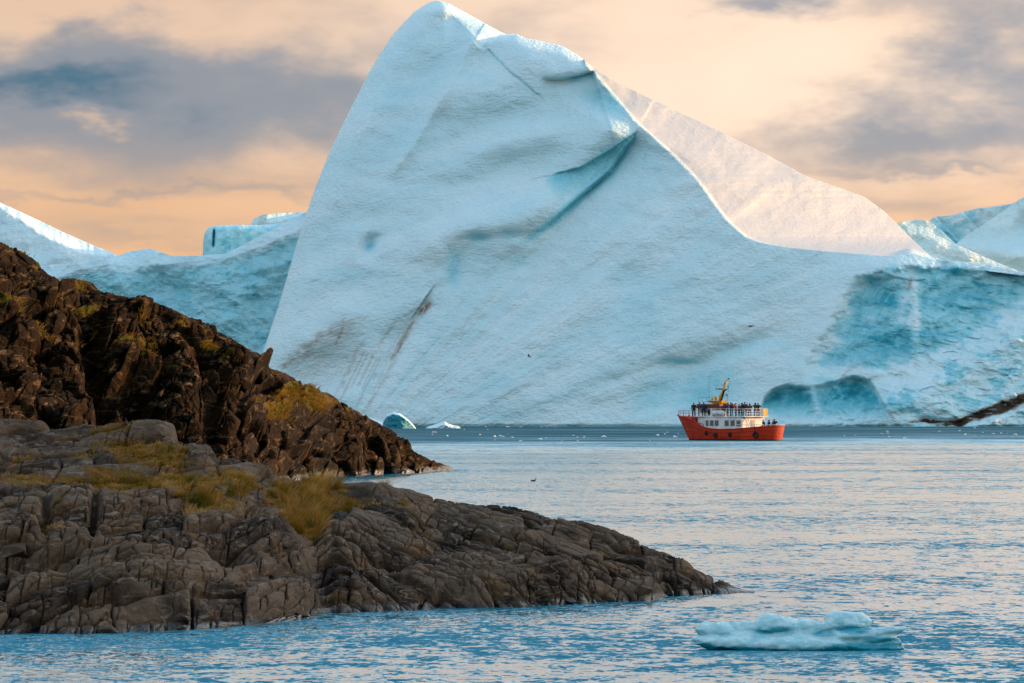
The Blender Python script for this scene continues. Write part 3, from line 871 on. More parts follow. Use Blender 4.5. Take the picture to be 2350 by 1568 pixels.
def bricks(u, w, su, sv, seed, dome, step, tilt, crack, cw, warp=.35, rad=.10):
    """bedded and jointed rock: irregular courses of blocks with rounded edges"""
    ww = w / sv + warp * fbm(u / (su * 1.3), w / (sv * 2.2), seed=seed + 1, o=3)
    row = np.floor(ww); fy = ww - row
    z0 = np.zeros(u.shape, np.int64)
    rnd = lambda a, b, k: (_h(a.astype(np.int64), b.astype(np.int64), z0 + k, seed) & np.uint32(4095)).astype(np.float32) / 4095
    wid = .6 + .9 * rnd(row, row * 0, 3)
    uu = u / (su * wid) + 37 * rnd(row, row * 0, 1) + .18 * fbm(u / su * 1.2, w / sv * .7, seed=seed + 2, o=2)
    col = np.floor(uu)
    jit = lambda c: c + .62 * (rnd(row, c, 2) - .5)
    b1 = jit(col)
    col = np.where(uu < b1, col - 1, np.where(uu > jit(col + 1), col + 1, col))
    lo, hi = jit(col), jit(col + 1)
    ed = np.minimum(uu - lo, hi - uu) * su * wid; ey = np.minimum(fy, 1 - fy) * sv
    ed = np.maximum(ed, 0) * 1.8
    e = ed * ey / np.sqrt(ed * ed + ey * ey + 1e-6)
    ra = rnd(row, col, 5); rb = rnd(row, col, 6)
    h = dome * (1 - np.exp(-e / rad)) + step * (ra - .5) + tilt * ((rb - .5) * ((uu - lo) / (hi - lo) - .5) + (ra - .4) * (fy - .5))
    h = h - crack * np.exp(-(ey / cw) ** 2) - .55 * crack * np.exp(-(ed / (1.6 * cw)) ** 2)
    return h, ra, e

def rock_sheet(name, mat, xs, ys, yr, Ds, Dr, rows, nvec, disp, back, pw=1.0, parent=None, back_rows=14, foot=.9):
    C = len(xs)
    t = np.linspace(0, 1, rows)[:, None]
    X = np.repeat(xs[None], rows, 0)
    D = Ds[None] + (Dr - Ds)[None] * t ** pw
    Y = ys[None] + (yr - ys)[None] * t
    WX = (X - 1175) * D / FPX; WZ = CAM_H - (Y - HOR) * D / FPX
    Z0 = WZ[0]
    WZ = WZ - (Z0 + foot)[None] * (1 - t) ** 14               # foot dips under water
    v = (ys[None] - Y) * D / FPX
    h, moss, tone = disp(X, Y, WX, D, v, t)
    P = np.stack([WX + nvec[0] * h, D + nvec[1] * h, WZ + nvec[2] * h], -1)
    s = np.linspace(0, 1, back_rows + 1)[1:][:, None]
    top = P[-1]
    bx = np.repeat(top[None, :, 0], back_rows, 0)
    by = top[None, :, 1] + back * s + .4 * fbm(bx / 2, s * 4 + bx * 0, seed=77, o=3)
    bz = top[None, :, 2] - (top[None, :, 2] + 1.0) * s ** 1.5
    B = np.stack([bx, by, bz], -1)
    V = np.concatenate([P, B], 0)
    R = rows + back_rows
    pad = lambda a: np.concatenate([a, np.zeros((back_rows, C))], 0).ravel()
    me = np_mesh(name, V.reshape(-1, 3), grid_faces(R, C), None, True, {"moss": pad(moss), "tone": pad(tone)})
    return mesh_obj(name, me, mat, parent), P, moss

# --- foreground shore -------------------------------------------------------
FS_SHORE = [(-200, 1466), (0, 1459), (200, 1456), (420, 1449), (560, 1440), (700, 1424), (760, 1412), (800, 1408), (1000, 1399), (1200, 1394), (1380, 1384), (1480, 1380),
            (1520, 1370), (1600, 1366), (1705, 1361), (1735, 1360)]
FS_RIDGE = [(-200, 985), (0, 992), (90, 1000), (150, 1008), (190, 1000), (235, 990), (300, 989), (370, 1000), (396, 1012), (404, 1034), (450, 1040), (530, 1068), (600, 1090),
            (650, 1108), (700, 1112), (760, 1118), (850, 1122), (930, 1130), (1000, 1150), (1080, 1158), (1180, 1170), (1250, 1190), (1330, 1205), (1400, 1220), (1460, 1245),
            (1510, 1270), (1560, 1296), (1590, 1318), (1625, 1328), (1670, 1342), (1710, 1355), (1735, 1359.5)]
FS_GULLY = [(650, 1165), (690, 1200), (722, 1260), (738, 1330), (760, 1420)]

def fs_moss(x, y):
    n = fbm(x / 70, y / 26, seed=201, o=4)
    m = np.zeros_like(x)
    for cx, cy, sx, sy, r, h in [(60, 1118, 190, 14, .02, .9), (220, 1122, 120, 12, .05, .8), (250, 1015, 60, 14, .1, .7), (330, 1062, 120, 22, .15, .9), (300, 1105, 110, 16, .1, .9),
                                 (430, 1120, 130, 20, .15, .9), (470, 1162, 90, 24, .35, .9), (390, 1135, 60, 16, .2, .7), (540, 1112, 70, 22, .2, .8), (700, 1150, 100, 30, .1, 1.), (690, 1190, 60, 30, .2, .9),
                                 (800, 1165, 50, 14, 0, .7), (760, 1110, 90, 18, 0, .9), (900, 1124, 50, 10, 0, .8), (260, 1140, 18, 12, 0, .8), (130, 1195, 10, 20, 0, .4), (115, 1230, 20, 14, 0, .6), (60, 1068, 70, 10, 0, .45),
                                 (920, 1165, 30, 8, 0, .6), (470, 1030, 50, 8, .3, .7), (580, 1072, 40, 8, .3, .5), (180, 1060, 40, 16, 0, .5)]:
        m = np.maximum(m, h * gs(x, y, cx, cy, sx, sy, r))
    return np.clip(1.25 * m + .25 * n * (m > .12), 0, 1)

def fs_disp(X, Y, WX, D, v, t):
    rgt = sst(715, 765, X + .28 * (1400 - Y))
    big = .50 * fbm(WX / 4.2, v / 1.3, seed=211, o=3)
    smooth = sst(-.1, .5, fbm(WX / 3.0, v / 1.0, seed=250, o=3) + .30 * sst(.45, .8, t) * (1 - rgt))          # some slabs are ice-polished
    def relief(deg, sd):
        an = math.radians(deg)
        x0 = WX + 6.0
        u = x0 * math.cos(an) + v * math.sin(an); w = v * math.cos(an) - x0 * math.sin(an)
        hA, ra, eA = bricks(u, w, 2.4, .46, 220 + sd, .26, .30, .50, .46, .024, .7, .09)
        hB, rb, eB = bricks(u + 5, w + .1, .80, .21, 230 + sd, .10, .13, .20, .26, .015, .7, .045)
        hC, rc, eC = blocks(u, w + 3, .42, .17, 240 + sd, .06, .06, .06, crack=.10, cw=.06)
        # bedding: rounded layers lying on each other
        lw = w / .34 + .9 * fbm(u / 2.4, w / .9, seed=252 + sd, o=3)
        fr = lw - np.floor(lw)
        bed = np.sqrt(np.clip(4 * fr * (1 - fr), 0, 1))
        h = hA + hB * (1 - .75 * smooth) + hC * (1 - .9 * smooth) + .06 * bed * (1 - .6 * smooth) + .03 * fbm(u / 1.0, w / .07, seed=262 + sd, o=3)
        return h, ra
    # layers lie nearly flat on the left and dip with the ridge on the right
    hl, ral = relief(5, 0); hr, rar = relief(-22, 500)
    h = big + hl * (1 - rgt) + hr * rgt
    ra = np.where(rgt > .5, rar, ral)
    h = h + .05 * fbm(WX / .5, v / .22, seed=260, o=4)
    h = h * (1 - .30 * rgt) * (1 - .55 * rgt * sst(.72, 1, t))
    # gully between the left mass and the right headland, dark hollows
    s, a = psd(X, Y, FS_GULLY)
    h = h - .75 * np.exp(-(s / 30.) ** 2) * sst(0, .1, a)
    for cx, cy, sx, sy, r, q in [(60, 1300, 90, 26, .1, -1.5), (100, 1215, 14, 34, .1, -1.0), (215, 1190, 10, 50, .1, -.8), (520, 1275, 45, 22, .2, -1.0), (870, 1300, 70, 18, .1, -.8),
                                 (150, 1175, 120, 40, .05, .5), (50, 1240, 70, 34, 0, .45), (300, 1100, 120, 30, .1, -.2), (300, 1015, 90, 14, .1, .3), (130, 1075, 110, 22, .1, .45), (560, 1215, 90, 30, .2, .35),
                                 (800, 1245, 60, 30, .1, .35), (330, 1370, 160, 30, 0, .4), (620, 1235, 40, 22, 0, .4), (210, 1030, 60, 14, .1, -.25), (450, 1075, 50, 10, .2, .2),
                                 (850, 1138, 80, 16, .1, .35)]:
        h = h + q * gs(X, Y, cx, cy, sx, sy, r)
    h = h * sst(1740, 1620, X) + .05
    moss = fs_moss(X, Y)
    h = h * (1 - .5 * moss) + .05 * moss
    return h, moss, ra

fs_x = np.linspace(-150, 1733, 1050)
fs_ys = polys(fs_x, FS_SHORE, 8); fs_yr = polys(fs_x, FS_RIDGE, 5)
fs_yr = np.minimum(fs_yr, fs_ys - 1)
fs_Ds = wdist(fs_ys)
fs_Dr = fs_Ds + poly(fs_x, [(-200, 24), (300, 22), (600, 17), (900, 13), (1250, 9), (1500, 5), (1700, 1.5), (1735, .8)])
shore, FSP, FSM = rock_sheet("shore_rock", M_ROCK, fs_x, fs_ys, fs_yr, fs_Ds, fs_Dr, 420, (0.12, -.60, .72), fs_disp, 9.0, pw=1.15)
tag(shore, "low cracked grey bedrock shore sloping into the water in the foreground", "rock shore", kind="structure")

# --- second headland -----------------------------------------------------------
H_RIDGE = [(-200, 470), (0, 563), (50, 583), (85, 606), (110, 632), (135, 648), (180, 656), (225, 668), (262, 680), (300, 686), (340, 683), (365, 690), (390, 704), (440, 738), (500, 764), (560, 798),
           (600, 820), (640, 850), (680, 873), (740, 898), (800, 930), (850, 960), (890, 985), (930, 1008), (970, 1036), (1010, 1062), (1040, 1076), (1046, 1078)]
H_SHORE = [(-200, 1135), (0, 1128), (300, 1118), (560, 1112), (690, 1102), (760, 1094), (860, 1090), (960, 1086), (1040, 1080), (1046, 1079)]
def hill_moss(x, y, t):
    n = fbm(x / 50, y / 22, seed=301, o=4)
    m = .34 * sst(.15, .7, n) + .25 * sst(0.05, .5, n) * sst(.45, .95, t)
    for cx, cy, sx, sy, r, h in [(20, 710, 40, 26, .3, .75), (90, 760, 60, 14, .4, .7), (10, 860, 40, 12, .2, .5), (200, 720, 40, 8, 0, .6), (300, 800, 80, 8, .05, .6), (430, 770, 90, 10, .45, .5), (480, 820, 80, 8, .3, .65),
                                 (340, 835, 40, 8, 0, .7), (560, 890, 30, 6, .3, .5), (420, 870, 40, 8, .1, .6), (680, 930, 80, 22, .35, .95), (630, 960, 40, 16, 0, .9), (760, 930, 60, 12, .5, .7), (500, 940, 30, 8, 0, .5),
                                 (270, 690, 20, 5, 0, .5), (380, 760, 30, 6, .2, .5), (590, 940, 30, 10, 0, .7)]:
        m = np.maximum(m, h * gs(x, y, cx, cy, sx, sy, r) + .18 * n * (gs(x, y, cx, cy, sx, sy, r) > .2))
    return np.clip(m, 0, 1)
H_GULLIES = [([(195, 700), (210, 780), (225, 860), (240, 1000)], 26, 4.0), ([(255, 860), (300, 900), (330, 1000)], 36, 3.2), ([(400, 760), (440, 830), (470, 900), (480, 1010)], 22, 1.6),
             ([(600, 830), (560, 880), (545, 1000)], 18, 1.4), ([(740, 920), (690, 1000), (650, 1090)], 18, 1.2), ([(860, 980), (840, 1040), (835, 1090)], 14, 1.0), ([(60, 690), (100, 760), (120, 850)], 20, 1.4)]
def hill_disp(X, Y, WX, D, v, t):
    big = 1.7 * fbm(WX / 7.5, v / 6.0, seed=311, o=3)
    ang = np.radians(-28)
    u = WX * np.cos(ang) + v * np.sin(ang); w = v * np.cos(ang) - WX * np.sin(ang)
    hA, ra, eA = blocks(u, w, 3.4, 1.7, 320, .35, 1.9, 2.4, crack=.7, cw=.03)
    hB, rb, eB = blocks(WX + .2 * v, v, 1.2, 1.0, 330, .22, .9, 1.0, crack=.3, cw=.05)
    hC, rc, eC = blocks(u, w, .62, .40, 340, .10, .24, .26, crack=.12, cw=.06)
    h = big + hA + hB + hC + .14 * fbm(WX / .6, v / .5, seed=350, o=4)
    for pts, wd, dp in H_GULLIES:
        p = sorted(pts)
        s, a = psd(X, Y, pts)
        h = h - dp * np.exp(-(s / wd) ** 2) * sst(0, .25, a)
    for cx, cy, sx, sy, r, q in [(140, 880, 60, 90, .1, 1.6), (330, 780, 120, 60, .3, .6), (440, 930, 50, 50, 0, 1.4), (540, 970, 50, 60, .1, 1.2), (660, 940, 80, 40, .4, .8), (860, 1020, 60, 40, .5, .5), (960, 1050, 50, 20, .5, .6)]:
        h = h + q * gs(X, Y, cx, cy, sx, sy, r)
    h = h * sst(1046, 930, X) ** .8
    fade = 1 - .72 * sst(.86, 1.0, t)
    moss = hill_moss(X, Y, t)
    h = h * fade
    return h, moss, rb
hx = np.linspace(-120, 1046, 760)
h_ys = polys(hx, H_SHORE, 6); h_yr = polys(hx, H_RIDGE, 4) + 3 * perlin(hx / 14, hx * 0, seed=370) + 1.2 * perlin(hx / 4, hx * 0, seed=371)
h_yr = np.minimum(h_yr, h_ys - 1)
h_Ds = wdist(h_ys)
h_Zr = 6 - (h_yr - HOR) * (h_Ds + 8) / FPX
h_Dr = h_Ds + np.maximum(h_Zr, .1) * 1.05 + 1.0
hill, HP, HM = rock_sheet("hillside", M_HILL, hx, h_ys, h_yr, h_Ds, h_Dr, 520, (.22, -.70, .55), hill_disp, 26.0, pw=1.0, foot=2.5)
tag(hill, "steep dark rocky hillside falling right to the water", "hillside", kind="structure")

# --- loose boulders lying on the rock ------------------------------------------
def boulder(name, c, r, seed, mat, rz, parent, flat=.8):
    bm = bmesh.new()
    bmesh.ops.create_icosphere(bm, subdivisions=4, radius=1)
    V = np.array([v.co[:] for v in bm.verts])
    n = fbm(V[:, 0] * 1.1 + seed, V[:, 1] * 1.1, V[:, 2] * 1.1, o=4, seed=seed)
    V = V * (1 + .28 * n)[:, None]
    for k in range(12):                                     # a few broken planes
        d = np.random.default_rng(seed * 7 + k).normal(size=3); d /= np.linalg.norm(d)
        e = np.maximum(V @ d - .60, 0)
        V = V - (e * .95)[:, None] * d
    for v, p in zip(bm.verts, V):
        v.co = p
    me = bpy.data.meshes.new(name); bm.to_mesh(me); bm.free()
    me.polygons.foreach_set('use_smooth', [True] * len(me.polygons))
    a = me.attributes.new("tone", 'FLOAT', 'POINT'); a.data.foreach_set('value', np.full(len(V), .3 + .5 * ((seed * .37) % 1), np.float32))
    o = mesh_obj(name, me, mat, parent)
    o.location = c; o.scale = (r[0], r[1], r[2]); o.rotation_euler = (0, 0, rz)
    return o

def surf(P, xs, px, py):
    """point of a rock surface that appears at a picture position (nearest vertex)"""
    sx = 1175 + P[..., 0] * FPX / P[..., 1]; sy = HOR - (P[..., 2] - CAM_H) * FPX / P[..., 1]
    i = np.argmin((sx - px) ** 2 + (sy - py) ** 2)
    return P.reshape(-1, 3)[i]

for i, (px, py, r) in enumerate([(125, 1268, (.46, .4, .30)), (1478, 1352, (.42, .35, .20)), (575, 1180, (.30, .3, .30)), (612, 1186, (.26, .3, .30)), (30, 1262, (.6, .5, .30)), (650, 1240, (.42, .35, .32)),
                                 (840, 1148, (.30, .3, .18)), (800, 1140, (.26, .3, .17)), (335, 1150, (.2, .2, .14)), (352, 1155, (.18, .2, .13)), (900, 1150, (.4, .3, .2)), (420, 1420, (.4, .3, .16)),
                                 (1040, 1385, (.35, .3, .14)), (1300, 1378, (.3, .3, .12)), (240, 1440, (.45, .3, .14)), (690, 1405, (.3, .3, .12))]):
    p = surf(FSP, fs_x, px, py)
    boulder("boulder", (p[0], p[1] + r[1] * .35, p[2] - r[2] * .15), r, 40 + i, M_ROCK, i * 1.3, shore)
for i, (px, py, r) in enumerate([(400, 985, (.7, .7, .9)), (528, 972, (.9, .8, 1.2)), (470, 930, (.8, .7, 1.4)), (648, 1010, (.9, .8, .8)), (615, 1045, (.6, .6, .5)), (700, 1075, (.7, .6, .45)), (560, 1060, (.8, .7, .6)),
                                 (590, 850, (.7, .7, .9)), (560, 880, (.6, .6, .8)), (430, 1020, (.7, .6, .5)), (760, 1055, (.6, .6, .5)), (895, 1040, (.8, .7, .9)), (940, 1062, (.6, .6, .7)), (500, 1035, (.8, .7, .5)),
                                 (60, 940, (.8, .8, .8)), (170, 905, (.7, .8, 1.4)), (330, 900, (.8, .7, .8))]):
    p = surf(HP, hx, px, py)
    boulder("boulder", (p[0], p[1] + r[1] * .5, p[2] - r[2] * .1), r, 80 + i, M_HILL, i * 1.7, hill)

# --- grass -------------------------------------------------------------------------
def grass_material():
    m, nb, b = new_mat("autumn_grass")
    t = nb.attr("tone")
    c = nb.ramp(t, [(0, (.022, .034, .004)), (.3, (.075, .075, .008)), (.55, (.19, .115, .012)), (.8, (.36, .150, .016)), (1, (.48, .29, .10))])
    nb.plug(b.inputs['Base Color'], c)
    b.inputs['Roughness'].default_value = .7
    b.inputs['Specular IOR Level'].default_value = .06
    tr = nb.node('ShaderNodeBsdfTranslucent'); nb.plug(tr.inputs[0], c)
    mx = nb.node('ShaderNodeMixShader'); mx.inputs[0].default_value = .35
    nb.plug(mx.inputs[1], b.outputs[0]); nb.plug(mx.inputs[2], tr.outputs[0])
    nb.plug(m.node_tree.nodes['Material Output'].inputs['Surface'], mx.outputs[0])
    return m
M_GRASS = grass_material()

def blades(name, pts, hgt, tone, wid, lean, label, az=None):
    n = len(pts); r = np.random.default_rng(len(name) + n)
    az = r.uniform(0, 2 * np.pi, n) if az is None else az
    L = lean * np.abs(r.normal(.6, .45, n)) * hgt
    dx = np.cos(az) * L + .35 * hgt * lean; dy = np.sin(az) * L
    ha = r.uniform(0, np.pi, n)
    sx, sy = np.cos(ha) * wid, np.sin(ha) * wid * .5
    V = np.zeros((n, 7, 3)); T = np.zeros((n, 7))
    for k, (f, w) in enumerate([(0, 1), (.45, .85), (.8, .6)]):
        c = pts + np.stack([dx * f * f, dy * f * f, hgt * (f - .15 * f * f)], 1)
        V[:, 2 * k] = c - np.stack([sx * w, sy * w, 0 * sx], 1); V[:, 2 * k + 1] = c + np.stack([sx * w, sy * w, 0 * sx], 1)
        T[:, 2 * k] = T[:, 2 * k + 1] = f
    V[:, 6] = pts + np.stack([dx, dy, hgt * .9], 1); T[:, 6] = 1
    i = np.arange(n)[:, None] * 7
    Q = np.concatenate([i + np.array([[0, 1, 3, 2]]), i + np.array([[2, 3, 5, 4]])], 0)
    Tr = i + np.array([[4, 5, 6]])
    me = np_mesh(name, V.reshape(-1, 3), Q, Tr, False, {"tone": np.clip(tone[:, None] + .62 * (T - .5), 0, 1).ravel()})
    o = mesh_obj(name, me, M_GRASS)
    return tag(o, label, "grass", kind="stuff")

def scatter(P, dens, n, seed):
    """points on a rock surface chosen by a density drawn over it"""
    A = P[:-1, :-1]
    cw = np.linalg.norm(P[:-1, 1:] - A, axis=-1) * np.linalg.norm(P[1:, :-1] - A, axis=-1)
    w = (dens[:-1, :-1] * cw).ravel(); w = w / w.sum()
    r = np.random.default_rng(seed)
    k = r.choice(len(w), n, p=w)
    a, b = r.random((2, n, 1))
    i, j = np.divmod(k, A.shape[1])
    p = P[i, j] + a * (P[i, j + 1] - P[i, j]) + b * (P[i + 1, j] - P[i, j])
    p[:, 2] -= .03
    return p, i, j

def tufts(P, dens, n, per, spread, seed, hmap, tmap, hvar=.3, tvar=.10):
    """blades gathered in tufts: each leans out from the middle of its tuft"""
    c, i, j = scatter(P, dens, n, seed)
    r = np.random.default_rng(seed + 1)
    k = np.repeat(np.arange(n), np.maximum(3, r.poisson(per, n)))
    sp = spread * r.uniform(.6, 1.5, n)[k]
    a = r.uniform(0, 2 * np.pi, len(k)); q = np.abs(r.normal(0, 1, len(k))) * sp
    p = c[k].copy(); p[:, 0] += np.cos(a) * q; p[:, 1] += np.sin(a) * q; p[:, 2] -= .3 * q
    h = (hmap[i, j] * r.uniform(1 - hvar * 1.4, 1 + hvar * 1.4, n))[k] * r.uniform(.45, 1.15, len(k))
    t = (tmap[i, j] + r.normal(0, tvar, n))[k] + r.normal(0, .07, len(k))
    return p, h, np.clip(t, 0, 1), a

def build_grass():
    X = np.repeat(fs_x[None], FSP.shape[0], 0)
    t = np.linspace(0, 1, FSP.shape[0])[:, None]
    Y = fs_ys[None] + (fs_yr - fs_ys)[None] * t
    n = fbm(X / 40, Y / 16, seed=401, o=3)
    tall = np.zeros_like(X); hh = np.zeros_like(X); tn = np.zeros_like(X)
    for cx, cy, sx, sy, r, h, tone in [(455, 1158, 60, 14, .45, .34, .22), (500, 1182, 40, 12, .4, .36, .72), (400, 1140, 40, 10, .2, .26, .55), (540, 1120, 45, 14, .25, .26, .42), (690, 1165, 62, 26, .15, .46, .50),
                                       (640, 1140, 40, 12, 0, .34, .35), (705, 1205, 34, 22, 0, .44, .45), (745, 1128, 34, 12, 0, .48, .48), (800, 1172, 26, 8, .1, .28, .45), (820, 1122, 34, 7, 0, .28, .50),
                                       (880, 1128, 36, 5, .1, .26, .66), (715, 1118, 22, 8, 0, .40, .42), (445, 1190, 22, 9, .3, .30, .8)]:
        q = gs(X, Y, cx, cy, sx, sy, r)
        up = q > .25
        hh = np.where(up & (q > tall), h, hh); tn = np.where(up & (q > tall), tone, tn)
        tall = np.maximum(tall, q)
    d = sst(.3, .6, tall + .25 * n)
    hh = np.where(hh > 0, hh, .3); tn = np.where(tn > 0, tn, .5)
    p, h, t_, a = tufts(FSP, d, 190, 75, .10, 5, hh * 1.05, tn + .14, .3, .15)
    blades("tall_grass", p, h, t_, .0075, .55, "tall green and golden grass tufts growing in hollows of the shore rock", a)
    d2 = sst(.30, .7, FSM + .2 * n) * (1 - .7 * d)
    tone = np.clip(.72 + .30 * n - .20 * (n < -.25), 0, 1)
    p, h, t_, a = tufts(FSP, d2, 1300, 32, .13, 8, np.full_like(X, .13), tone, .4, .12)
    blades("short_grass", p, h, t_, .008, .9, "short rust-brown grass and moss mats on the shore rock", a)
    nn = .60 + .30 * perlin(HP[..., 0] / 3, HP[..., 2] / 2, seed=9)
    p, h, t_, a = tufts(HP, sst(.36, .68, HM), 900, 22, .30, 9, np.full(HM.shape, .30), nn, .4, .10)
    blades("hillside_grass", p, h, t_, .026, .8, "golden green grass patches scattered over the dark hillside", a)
build_grass()

# --- unseen iceberg added past the right edge to shade the shore ---
def build_shade_berg():
    n = 90; R = 40
    a = np.linspace(0, 2 * np.pi, n, endpoint=False)[None]; t = np.linspace(0, 1, R)[:, None]
    rx, ry = 26.0, 52.0
    prof = np.sqrt(np.clip(1 - t ** 2.4, 0, 1)) * (1 - .25 * t)
    top = 44 + 7 * np.cos(a - 1.0)
    wob = 1 + .16 * fbm(np.cos(a) * 1.6 + 0 * t, np.sin(a) * 1.6 + 0 * t, t * 2.0 + 0 * a, o=4, seed=501)
    X = rx * np.cos(a) * prof * wob; Y = ry * np.sin(a) * prof * wob; Z = t * top - 1.5 + 0 * a
    c, s_ = math.cos(SUN_A), math.sin(SUN_A)
    V = np.stack([150 + X * c - Y * s_, 222 + X * s_ + Y * c, Z], -1)
    i = np.arange(R * n).reshape(R, n); j = np.roll(i, -1, 1)
    Q = np.stack([i[:-1], j[:-1], j[1:], i[1:]], -1).reshape(-1, 4)
    P = V.reshape(-1, 3)
    me = np_mesh("iceberg", P, Q, None, True, {"flow": P, "blue": np.full(len(P), .1), "dirt": np.zeros(len(P))})
    o = mesh_obj("iceberg", me, M_ICE)
    tag(o, "unseen tall rounded iceberg added beyond the right edge to shade the near shore", "iceberg", "icebergs")
build_shade_berg()
# ------------------------------------------------------------------ floating ice
def floe_material():
    m, nb, b = new_mat("melting_ice")
    geo = nb.node('ShaderNodeNewGeometry')
    P = geo.outputs['Position']
    blue = nb.attr("blue")
    n = nb.noise(P, 3.0, 4, .6)
    c = nb.mix(nb.mr(n, .35, .65), (.26, .52, .56), (.46, .65, .67))
    c = nb.mix(nb.mr(nb.m('ADD', blue, nb.m('MULTIPLY', nb.m('SUBTRACT', n, .5), .5)), .25, .75), c, (.006, .25, .32))
    nb.plug(b.inputs['Base Color'], c)
    b.inputs['Roughness'].default_value = .28
    b.inputs['Specular IOR Level'].default_value = .45
    b.inputs['Subsurface Weight'].default_value = .15
    b.inputs['Subsurface Radius'].default_value = (.04, .16, .20)
    b.inputs['Subsurface Scale'].default_value = 1.0
    nb.plug(b.inputs['Normal'], nb.bump(nb.noise(P, 9.0, 4, .6), .03, .8))
    return m
M_FLOE = floe_material()

def remeshed(mb, name, voxel, smooth=6):
    me = mb.mesh("tmp")
    o = bpy.data.objects.new("tmp", me); COL.objects.link(o)
    r = o.modifiers.new("r", 'REMESH'); r.mode = 'VOXEL'; r.voxel_size = voxel; r.use_smooth_shade = True
    q = o.modifiers.new("s", 'SMOOTH'); q.factor = .5; q.iterations = smooth
    dg = bpy.context.evaluated_depsgraph_get()
    out = bpy.data.meshes.new_from_object(o.evaluated_get(dg))
    out.name = name
    bpy.data.objects.remove(o); bpy.data.meshes.remove(me)
    out.polygons.foreach_set('use_smooth', [True] * len(out.polygons))
    return out

def build_floe():
    D0 = wdist(1492)
    s = D0 / FPX
    mb = MB()
    # (picture x, picture y, half width, half height, depth offset, half depth, tilt)
    for x, y, a, h, dy, b, tl in [(1655, 1448, 56, 20, .55, .45, .05), (1625, 1443, 24, 15, .5, .35, .3), (1690, 1447, 40, 17, .6, .4, 0), (1680, 1474, 88, 17, -.05, .5, .06), (1620, 1470, 34, 7, -.05, .3, .25), (1730, 1440, 34, 14, .6, .4, .1),
                                  (1785, 1436, 58, 22, .55, .5, .0), (1770, 1428, 32, 18, .6, .4, 0), (1812, 1440, 40, 14, .5, .4, 0), (1850, 1438, 36, 16, .6, .4, 0), (1885, 1442, 44, 13, .6, .4, 0), (1790, 1476, 110, 18, -.10, .55, -.02), (1860, 1478, 130, 18, -.15, .6, .0),
                                  (1945, 1432, 52, 27, .55, .5, -.05), (1928, 1420, 30, 17, .6, .4, 0), (1970, 1428, 34, 22, .55, .4, .1), (1940, 1458, 130, 14, .1, .5, -.09), (1880, 1463, 110, 12, .0, .5, -.1), (1990, 1468, 70, 15, .05, .45, -.15),
                                  (2010, 1452, 62, 11, .1, .4, -.20), (2052, 1444, 32, 5, .1, .22, -.22), (2030, 1476, 40, 13, .15, .4, -.1), (2045, 1484, 28, 8, .2, .3, 0), (1985, 1484, 90, 10, .0, .5, 0), (1840, 1490, 200, 10, .15, .6, 0), (1720, 1460, 90, 14, .35, .4, 0), (1850, 1458, 120, 14, .4, .4, 0), (1660, 1462, 50, 12, .35, .4, 0), (1950, 1455, 70, 14, .4, .4, 0), (1700, 1490, 90, 10, .25, .5, 0)]:
        X = (x - 1840) * s; Z = (1492 - y) * s
        mb.ball((X, dy, Z), (a * s, b, h * s), 20, 12, Matrix.Rotation(tl, 3, 'Y'))
    me = remeshed(mb, "ice_floe", .022, 3)
    n = len(me.vertices)
    V = np.zeros(n * 3, np.float32); me.vertices.foreach_get('co', V); V = V.reshape(-1, 3)
    N = np.zeros(n * 3, np.float32); me.vertex_normals.foreach_get('vector', N); N = N.reshape(-1, 3)
    h = .05 * fbm(V[:, 0] * 1.7, V[:, 1] * 1.5, V[:, 2] * 4, o=3, seed=601, ridged=True) + .02 * fbm(V[:, 0] * 4, V[:, 1] * 4, V[:, 2] * 9, o=3, seed=602)
    V2 = V + N * h[:, None]
    me.vertices.foreach_set('co', V2.ravel()); me.update()
    g = fbm(V[:, 0] * 1.1, V[:, 1] * 2, V[:, 2] * 3, o=3, seed=605)
    px = V[:, 0] / s + 1840; py = 1492 - V[:, 2] / s
    bl = np.zeros(n)
    for cx, cy, sx, sy, q in [(1755, 1448, 30, 9, .9), (1790, 1442, 34, 9, .9), (1960, 1442, 50, 12, 1.), (1890, 1452, 34, 8, .9), (1660, 1455, 30, 8, .6), (2020, 1465, 60, 9, .9), (2040, 1482, 36, 9, 1.), (1905, 1445, 24, 8, .6)]:
        bl = np.maximum(bl, q * gs(px, py, cx, cy, sx, sy))
    bl = np.maximum(bl, .95 * sst(.26, .05, V[:, 2] + .14 * g))          # clear wet ice at the waterline, raised and darkened as painted undercut shade
    at = me.attributes.new("blue", 'FLOAT', 'POINT'); at.data.foreach_set('value', bl.astype(np.float32))
    o = mesh_obj("ice_floe", me, M_FLOE)
    o.location = ((1840 - 1175) * s, D0 + .25, -.04)
    tag(o, "melting turquoise ice floe with rounded lobes floating in the near water", "ice floe")
build_floe()

